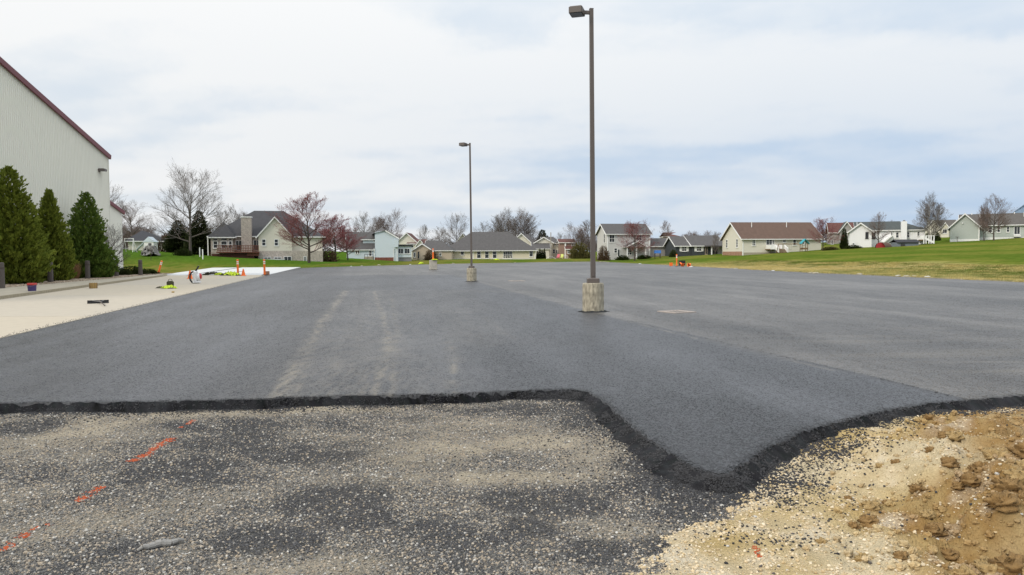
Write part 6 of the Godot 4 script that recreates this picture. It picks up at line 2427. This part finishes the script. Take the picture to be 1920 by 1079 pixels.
	rim.quad(Vector3(0, -0.4, 0.95), Vector3(2.6, -0.4, 0.95), Vector3(2.6, 0.55, 0.95), Vector3(0, 0.55, 0.95), Vector3(0, 0, 1))
	part(o, "roof", rim, M.roof_brown)
	o = thing("blue_grey_shed", "blue-grey shed with low roof in front of the white house", "shed", yard(1702, 141) + Vector3(0, -0.5, 0), 0.0)
	mb = MB.new()
	mb.box(Vector3(0, 0.45, -1), Vector3(4.0, 1.5, 2.4))
	part(o, "wall", mb, M.shed_blue)
	mb = MB.new()
	mb.ext(PackedVector2Array([Vector2(-2.5, 1.2), Vector2(-1.0, 1.75), Vector2(0.5, 1.2), Vector2(0.5, 1.12), Vector2(-1.0, 1.66), Vector2(-2.5, 1.12)]), -2.2, 2.2)
	part(o, "roof", mb, M.roof_dark)
	mb = MB.new()
	mb.box(Vector3(-1.0, 0.35, 0.22), Vector3(0.8, 1.2, 0.05))
	part(o, "door", mb, M.roof_slate)
	# clothes post by the sage house
	o = thing("clothes_post", "dark T-shaped clothes post beside the sage house gable", "post", yard(1795, 147) + Vector3(0, 0.0, 0))
	mb = MB.new()
	mb.tube(Vector3(0, -0.2, 0), Vector3(0, 1.0, 0), 0.05, 0.05, 7)
	part(o, "post", mb, M.bark_dark)
	mb = MB.new()
	mb.box(Vector3(0, 0.95, 0), Vector3(0.75, 0.09, 0.09))
	part(o, "crossarm", mb, M.bark_dark)
	# playset and covered pile on the left lawn
	o = thing("white_playhouse", "white playhouse tower with slide on the far left lawn", "playset", yard(279, 124))
	mb = MB.new()
	mb.box(Vector3(0.3, 1.0, 0), Vector3(1.6, 1.5, 1.4))
	part(o, "body", mb, M.trim_white)
	mb = MB.new()
	mb.xf = Transform3D(Basis(Vector3.UP, PI / 2), Vector3(0.3, 0, 0))
	mb.ext(PackedVector2Array([Vector2(-0.95, 1.75), Vector2(0.0, 2.6), Vector2(0.95, 1.75)]), -0.8, 0.8)
	part(o, "roof", mb, M.wall_bluewhite)
	mb = MB.new()
	mb.box(Vector3(0.5, 1.3, 0.71), Vector3(0.5, 0.45, 0.03))
	part(o, "opening", mb, M.pane)
	mb = MB.new()
	mb.box(Vector3(-1.3, 1.0, 0.3), Vector3(2.4, 0.08, 0.7), Basis(Vector3.BACK, 0.75))
	part(o, "slide", mb, M.wall_bluewhite)
	for s in [-1.0, 1.0]:
		mb = MB.new()
		mb.box(Vector3(0.3 + s * 0.72, 0.2, 0.6), Vector3(0.12, 0.9, 0.12))
		part(o, "post", mb, M.trim_white)
	var h := cloth_heap(yard(282, 118), 1.7, 1.2, 1.1, M.tarp_grey, "grey tarp-covered pile in front of the white playhouse", 12)
	h.name = "covered_pile"
	h.set_meta("category", "tarp")
	o = thing("white_swing_set", "thin white A-frame swing beside the metal building's annex", "swing set", yard(242, 122))
	for s in [-1.0, 1.0]:
		for z in [-0.7, 0.7]:
			mb = MB.new()
			mb.tube(Vector3(s * 0.7, 2.2, 0), Vector3(s * 0.9, 0, z), 0.05, 0.05, 6)
			part(o, "leg", mb, M.trim_white)
	mb = MB.new()
	mb.tube(Vector3(-0.8, 2.2, 0), Vector3(0.8, 2.2, 0), 0.05, 0.05, 6)
	part(o, "beam", mb, M.trim_white)
	o = thing("young_sapling", "thin staked sapling on lawn before the tarp-covered pile", "tree", yard(282, 112))
	mb = MB.new()
	mb.tube(Vector3(0, -0.1, 0), Vector3(0.05, 1.9, 0), 0.04, 0.015, 6)
	part(o, "trunk", mb, M.bark_dark)
	mb = MB.new()
	for i in 14:
		var a := i * 2.4
		mb.tube(Vector3(0.02, 0.8 + i * 0.07, 0), Vector3(cos(a) * 0.45, 1.25 + i * 0.07, sin(a) * 0.45), 0.012, 0.005, 4)
	part(o, "crown", mb, M.twig_brown)
	for k in [[374, 120.0, 1.3, "thin white post on the lawn beside the tallest tree"], [379.5, 116.0, 1.35, "second thin white post nearer the stone house"]]:
		o = thing("lawn_post", k[3], "post", yard(k[0], k[1]), 0.0, "white lawn posts")
		mb = MB.new()
		mb.cbox(Vector3(0, k[2] / 2, 0), Vector3(0.14, k[2] + 0.2, 0.14), 0.02)
		part(o, "post", mb, M.trim_white)
		mb = MB.new()
		mb.lathe([Vector2(0.11, k[2] + 0.1), Vector2(0.11, k[2] + 0.13), Vector2(0.0, k[2] + 0.2)], 4)
		part(o, "cap", mb, M.trim_white)
